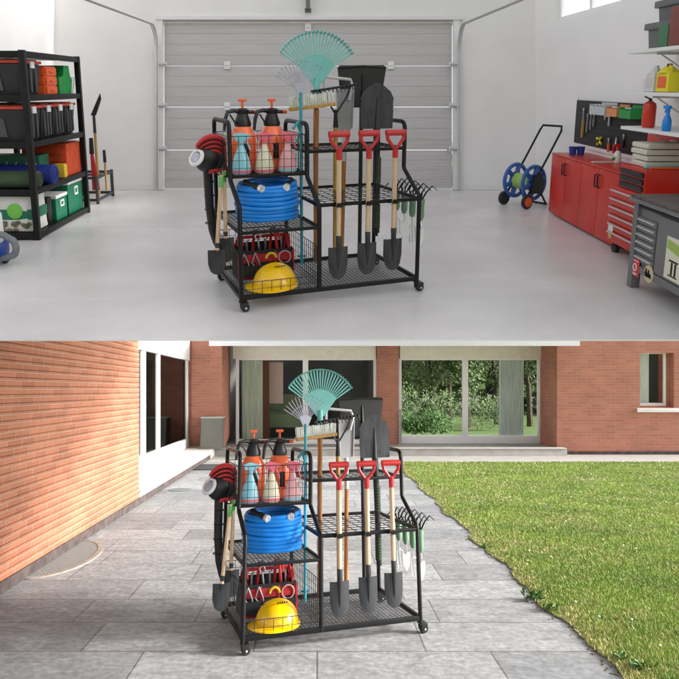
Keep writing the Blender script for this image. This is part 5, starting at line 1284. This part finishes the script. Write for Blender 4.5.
# silver square-mouth shovel
t = rt('square_shovel', 'bright steel square shovel standing blade-up in the @ rack', 'shovel', (.95, .60, .12))
m = MB(); x0, x1, z0, z1 = .905, 1.02, 1.10, 1.44
m.prism([(x0-.012, z1), (x0, z0+.05), (x0+.03, z0), (x1-.03, z0), (x1, z0+.05), (x1+.012, z1)], .575, .579, 'y')
m.tube([(x0-.012, .57, z1), (x0, .57, z0+.05)], .006, 6); m.tube([(x1+.012, .57, z1), (x1, .57, z0+.05)], .006, 6); part(t, 'blade', m, mat('silver_sheet', (.50, .51, .52), .4, metal=.4))
m = MB(); m.tube([(.78, .56, 1.42), (.78, .56, 1.50), (.80, .56, 1.53), (1.0, .56, 1.51), (1.02, .56, 1.46), (.99, .56, 1.36)], .012, 8); part(t, 'top_brace', m, ZINC)
m = MB(); m.tube([(.962, .58, z0-.2), (.962, .58, z0+.04)], [.02, .016], 10); part(t, 'socket', m, ZINC)
m = MB(); m.tube([(.955, .60, .12), (.962, .58, z0-.15)], .017, 12); part(t, 'shaft', m, WOOD2)
# snow shovel
t = rt('snow_shovel', 'large black square snow shovel standing blade-up at the @ rack back', 'shovel', (1.15, .66, .12))
m = MB(); pol = [(.935, 1.595), (.95, 1.615), (1.32, 1.62), (1.34, 1.60), (1.30, 1.36), (1.25, 1.30), (1.02, 1.30), (.965, 1.35)]
m.prism(pol, .655, .662, 'y')
m.tube([(.945, .65, 1.60), (1.14, .65, 1.612), (1.33, .65, 1.605)], .009, 6); m.tube([(1.14, .65, 1.28), (1.14, .65, 1.55)], [.018, .006], 8); part(t, 'scoop', m, PLK)
m = MB(); m.tube([(1.14, .67, .12), (1.14, .67, 1.30)], .016, 12); part(t, 'shaft', m, PLK)
# big spade with dark shaft and green grips
t = rt('folding_spade', 'big dark grey serrated spade with olive grips standing blade-up in @ rack', 'spade', (1.115, .30, .38))
m = MB(); xc, yc_ = 1.10, .30; z0, z1 = 1.16, 1.485; hw = .132
pol = [(xc-hw*.95, z0), (xc-hw*.98, z0+.12)]
for k in range(4): pol += [(xc-hw*1.0, z0+.13+k*.018), (xc-hw*.95, z0+.139+k*.018)]
pol += [(xc-hw, z0+.215), (xc-hw*.8, z0+.265), (xc-hw*.4, z1-.02), (xc-.015, z1)]
pol = pol+[(2*xc-p[0], p[1]) for p in pol[::-1]]
m.prism(pol, yc_-.002, yc_+.003, 'y'); m.tube([(xc, yc_-.006, z0-.06), (xc, yc_-.008, z0+.12), (xc, yc_-.004, z1-.1)], [.02, .010, .004], 10)
for s_ in (-1, 1): m.cyl((xc+s_*.05, yc_-.004, z0+.045), (xc+s_*.05, yc_+.005, z0+.045), .010); 
part(t, 'blade', m, SPD)
m = MB(); m.tube([(xc+.015, yc_, .385), (xc+.01, yc_, .8), (xc, yc_, z0)], [.021, .022, .025], 14); m.cyl((xc+.015, yc_, .36), (xc+.015, yc_, .39), .010); part(t, 'shaft', m, PLK)
for z0_, z1_ in ((.42, .60), (.76, .95)):
    m = MB(); nn = 9
    P_ = [(xc+.013, yc_, z0_+(z1_-z0_)*k/(2*nn)) for k in range(2*nn+1)]; m.tube(P_, [.027 if k % 2 else .0235 for k in range(2*nn+1)], 14); part(t, 'foam_grip', m, OLV)

# hand cultivators hanging at the right side
for i, (y, dz) in enumerate(((.10, 0), (.24, 0), (.38, 0), (.52, 0))):
    nm = ('nearest', 'second nearest', 'third nearest', 'farthest')[i]
    x = W_+.072+.006*i
    t = rt('hand_cultivator', nm+' sage-handled hand tool on the @ rack right side', 'hand tool', (x, y, .36), 'small hand tools on the @ rack side')
    m = MB(); m.tube([(x, y, .50), (x, y, .53), (x, y, .60), (x, y, .655)], [.015, .025, .024, .029], 12); part(t, 'handle', m, SAGE)
    m = MB()
    for k in range(3): dx = (k-1)*.028; m.tube([(x+dx*.3, y, .655), (x+dx*1.3, y-.01, .71), (x+.02+dx*1.7, y-.035, .755), (x+.045+dx*1.8, y-.06, .725)], [.006, .006, .005, .003], 6)
    part(t, 'prongs', m, BLK)
    m = MB()
    if i % 2 == 0: m.tube([(x, y, .50), (x, y-.012, .46), (x, y, .43)], .005, 6); m.prism([(x-.034, .44), (x+.034, .44), (x+.032, .36), (x, .30), (x-.032, .36)], y-.002, y+.002, 'y')
    else:
        m.tube([(x, y, .50), (x, y, .44)], .005, 6)
        for k in range(3): dx = (k-1)*.026; m.tube([(x, y, .44), (x+dx, y, .42), (x+dx, y-.02, .31)], .005, 6)
    part(t, 'steel_end', m, CHR)

# leaf blower / trimmer on the left and two wooden hand shovels
t = rt('leaf_blower', 'red and black motor tool with long black pipe on the @ rack side', 'garden power tool', (-.075, .52, .30))
c = Vector((-.075, .54, 1.0))
m = MB(); m.tube([(c.x-.02, c.y, .88), (c.x-.015, c.y, .62), (c.x+.0, c.y+.0, .45), (c.x+.03, c.y+.01, .36), (c.x+.06, c.y+.02, .30)], [.034, .032, .030, .032, .034], 16)
for z_ in (.80, .70, .60, .50): m.tube([(c.x-.018+.0*z_, c.y+.036*cos(a), z_) if 0 else (c.x-.012+.037*cos(a), c.y+.037*sin(a), z_) for a in [k*pi/8 for k in range(16)]], .004, 6, True)
part(t, 'pipe', m, PLK)
m = MB(); m.ball((c.x-.03, c.y-.04, c.z-.03), .10, .95, .8, 1., 24); m.box(c.x-.02, c.x+.09, c.y-.09, c.y+.03, c.z-.10, c.z+.02, .02); part(t, 'motor_housing', m, PLK)
m = MB(); q = Matrix.Translation((c.x-.11, c.y-.085, c.z-.02)) @ Matrix.Rotation(R(-55), 4, 'Y') @ Matrix.Rotation(R(28), 4, 'X')
m.lathe([(.058, -.012), (.066, 0), (.058, .014), (.045, .014), (.040, .004)], n=28, m=q); g_ = part(t, 'fan_grille', m, WHT)
m = MB(); m.lathe([(.038, 0), (.036, .012), (.012, .02)], n=24, m=q); part(t, 'grille_centre', m, GRM, parent=g_)
m = MB()
for k in range(4):
    m.tube([(c.x-.01+(.098-.004*k)*cos(a)+.02*sin(a), c.y-.05-.03*sin(a), c.z+.035-.03*k+.085*sin(a)) for a in [pi*(.06+.88*i/14) for i in range(15)]], [.012+.011*sin(pi*i/14) for i in range(15)], 10)
m.box(c.x+.045, c.x+.105, c.y-.085, c.y-.03, c.z-.13, c.z+.06, .02); m.box(c.x-.03, c.x+.04, c.y-.09, c.y-.03, c.z-.135, c.z-.10, .012); part(t, 'red_cover', m, RED)
m = MB()
for k in range(3):
    m.tube([(c.x-.01+(.096-.004*k)*cos(a)+.02*sin(a), c.y-.068-.034*sin(a), c.z+.020-.03*k+.085*sin(a)) for a in [pi*(.1+.8*i/14) for i in range(15)]], .005, 6)
part(t, 'cooling_slot', m, BLK)
for i, (x0, x1, y, ztp, zb_, lab) in enumerate(((-.02, -.10, .30, .88, .235, 'outer wooden-handled black hand shovel hanging left on the @ rack'), (.012, -.025, .36, .90, .30, 'inner wooden-handled black hand shovel hanging left on the @ rack'))):
    x1 += .0; t = rt('hand_shovel', lab, 'hand shovel', (x1, y, zb_), 'wooden hand shovels on the @ rack side')
    a = Vector((x0-.035, y-.03, ztp)); b = Vector((x1-.0, y-.03, zb_+.13)); m = MB(); m.tube([b, a], [.015, .0135], 10); part(t, 'shaft', m, WOOD)
    m = MB(); m.tube([a-(a-b)*.02, a-(a-b)*.16], .0155, 10); part(t, 'green_band', m, mat('band_green', (.12, .42, .10), .5) if not bpy.data.materials.get('band_green') else bpy.data.materials['band_green'])
    m = MB(); m.tube([b+(a-b)*.10, b, b-Vector((0, 0, .04))], [.017, .014, .008], 10)
    nx = 10; w_, h_ = .062, .175
    f0 = [[m.b.verts.new((b.x+w_*(2*j/nx-1), b.y+3*(w_*(2*j/nx-1))**2-.0, b.z-h_*(.58+.42*math.sqrt(max(0, 1-abs(2*j/nx-1)**2.2)))*k/5)) for k in range(6)] for j in range(nx+1)]
    f1 = [[m.b.verts.new(v.co+Vector((0, .003, 0))) for v in col_] for col_ in f0]
    for j in range(nx):
        for k in range(5): m.b.faces.new((f0[j][k], f0[j+1][k], f0[j+1][k+1], f0[j][k+1])); m.b.faces.new((f1[j][k], f1[j][k+1], f1[j+1][k+1], f1[j+1][k]))
        m.b.faces.new((f0[j][0], f1[j][0], f1[j+1][0], f0[j+1][0])); m.b.faces.new((f0[j][5], f0[j+1][5], f1[j+1][5], f1[j][5]))
    for j in (0, nx):
        for k in range(5): m.b.faces.new((f0[j][k], f0[j][k+1], f1[j][k+1], f1[j][k]))
    part(t, 'blade', m, SPD)
    m = MB(); m.tube([a, a+Vector((-.01, 0, .03)), a+Vector((.01, 0, .05)), a+Vector((.02, 0, .02))], .004, 6); part(t, 'cord', m, OLV)

# the second rack and its load: copies standing on the patio
bpy.context.view_layer.update()
D_ = RL @ RU.inverted()
def sub(o, w):
    for k in ('label', 'group'):
        if k in o: o[k] = o[k].replace('@ rack', w[0]+' rack').replace('the @', 'the '+w[1]).replace('@', w[0])
for r in list(loads):
    mw = MW[r.name]; c = r.copy(); COL.objects.link(c); c.matrix_world = D_ @ mw
    for ch in list(r.children):
        k = ch.copy(); COL.objects.link(k); k.parent = c; k.matrix_parent_inverse = ch.matrix_parent_inverse.copy(); k.matrix_local = ch.matrix_local.copy()
        for g in list(ch.children):
            s_ = g.copy(); COL.objects.link(s_); s_.parent = k; s_.matrix_local = g.matrix_local.copy()
    sub(r, ('garage', 'garage floor')); sub(c, ('patio', 'stone patio'))
for o in S.objects:
    if '_c' in o: del o['_c']
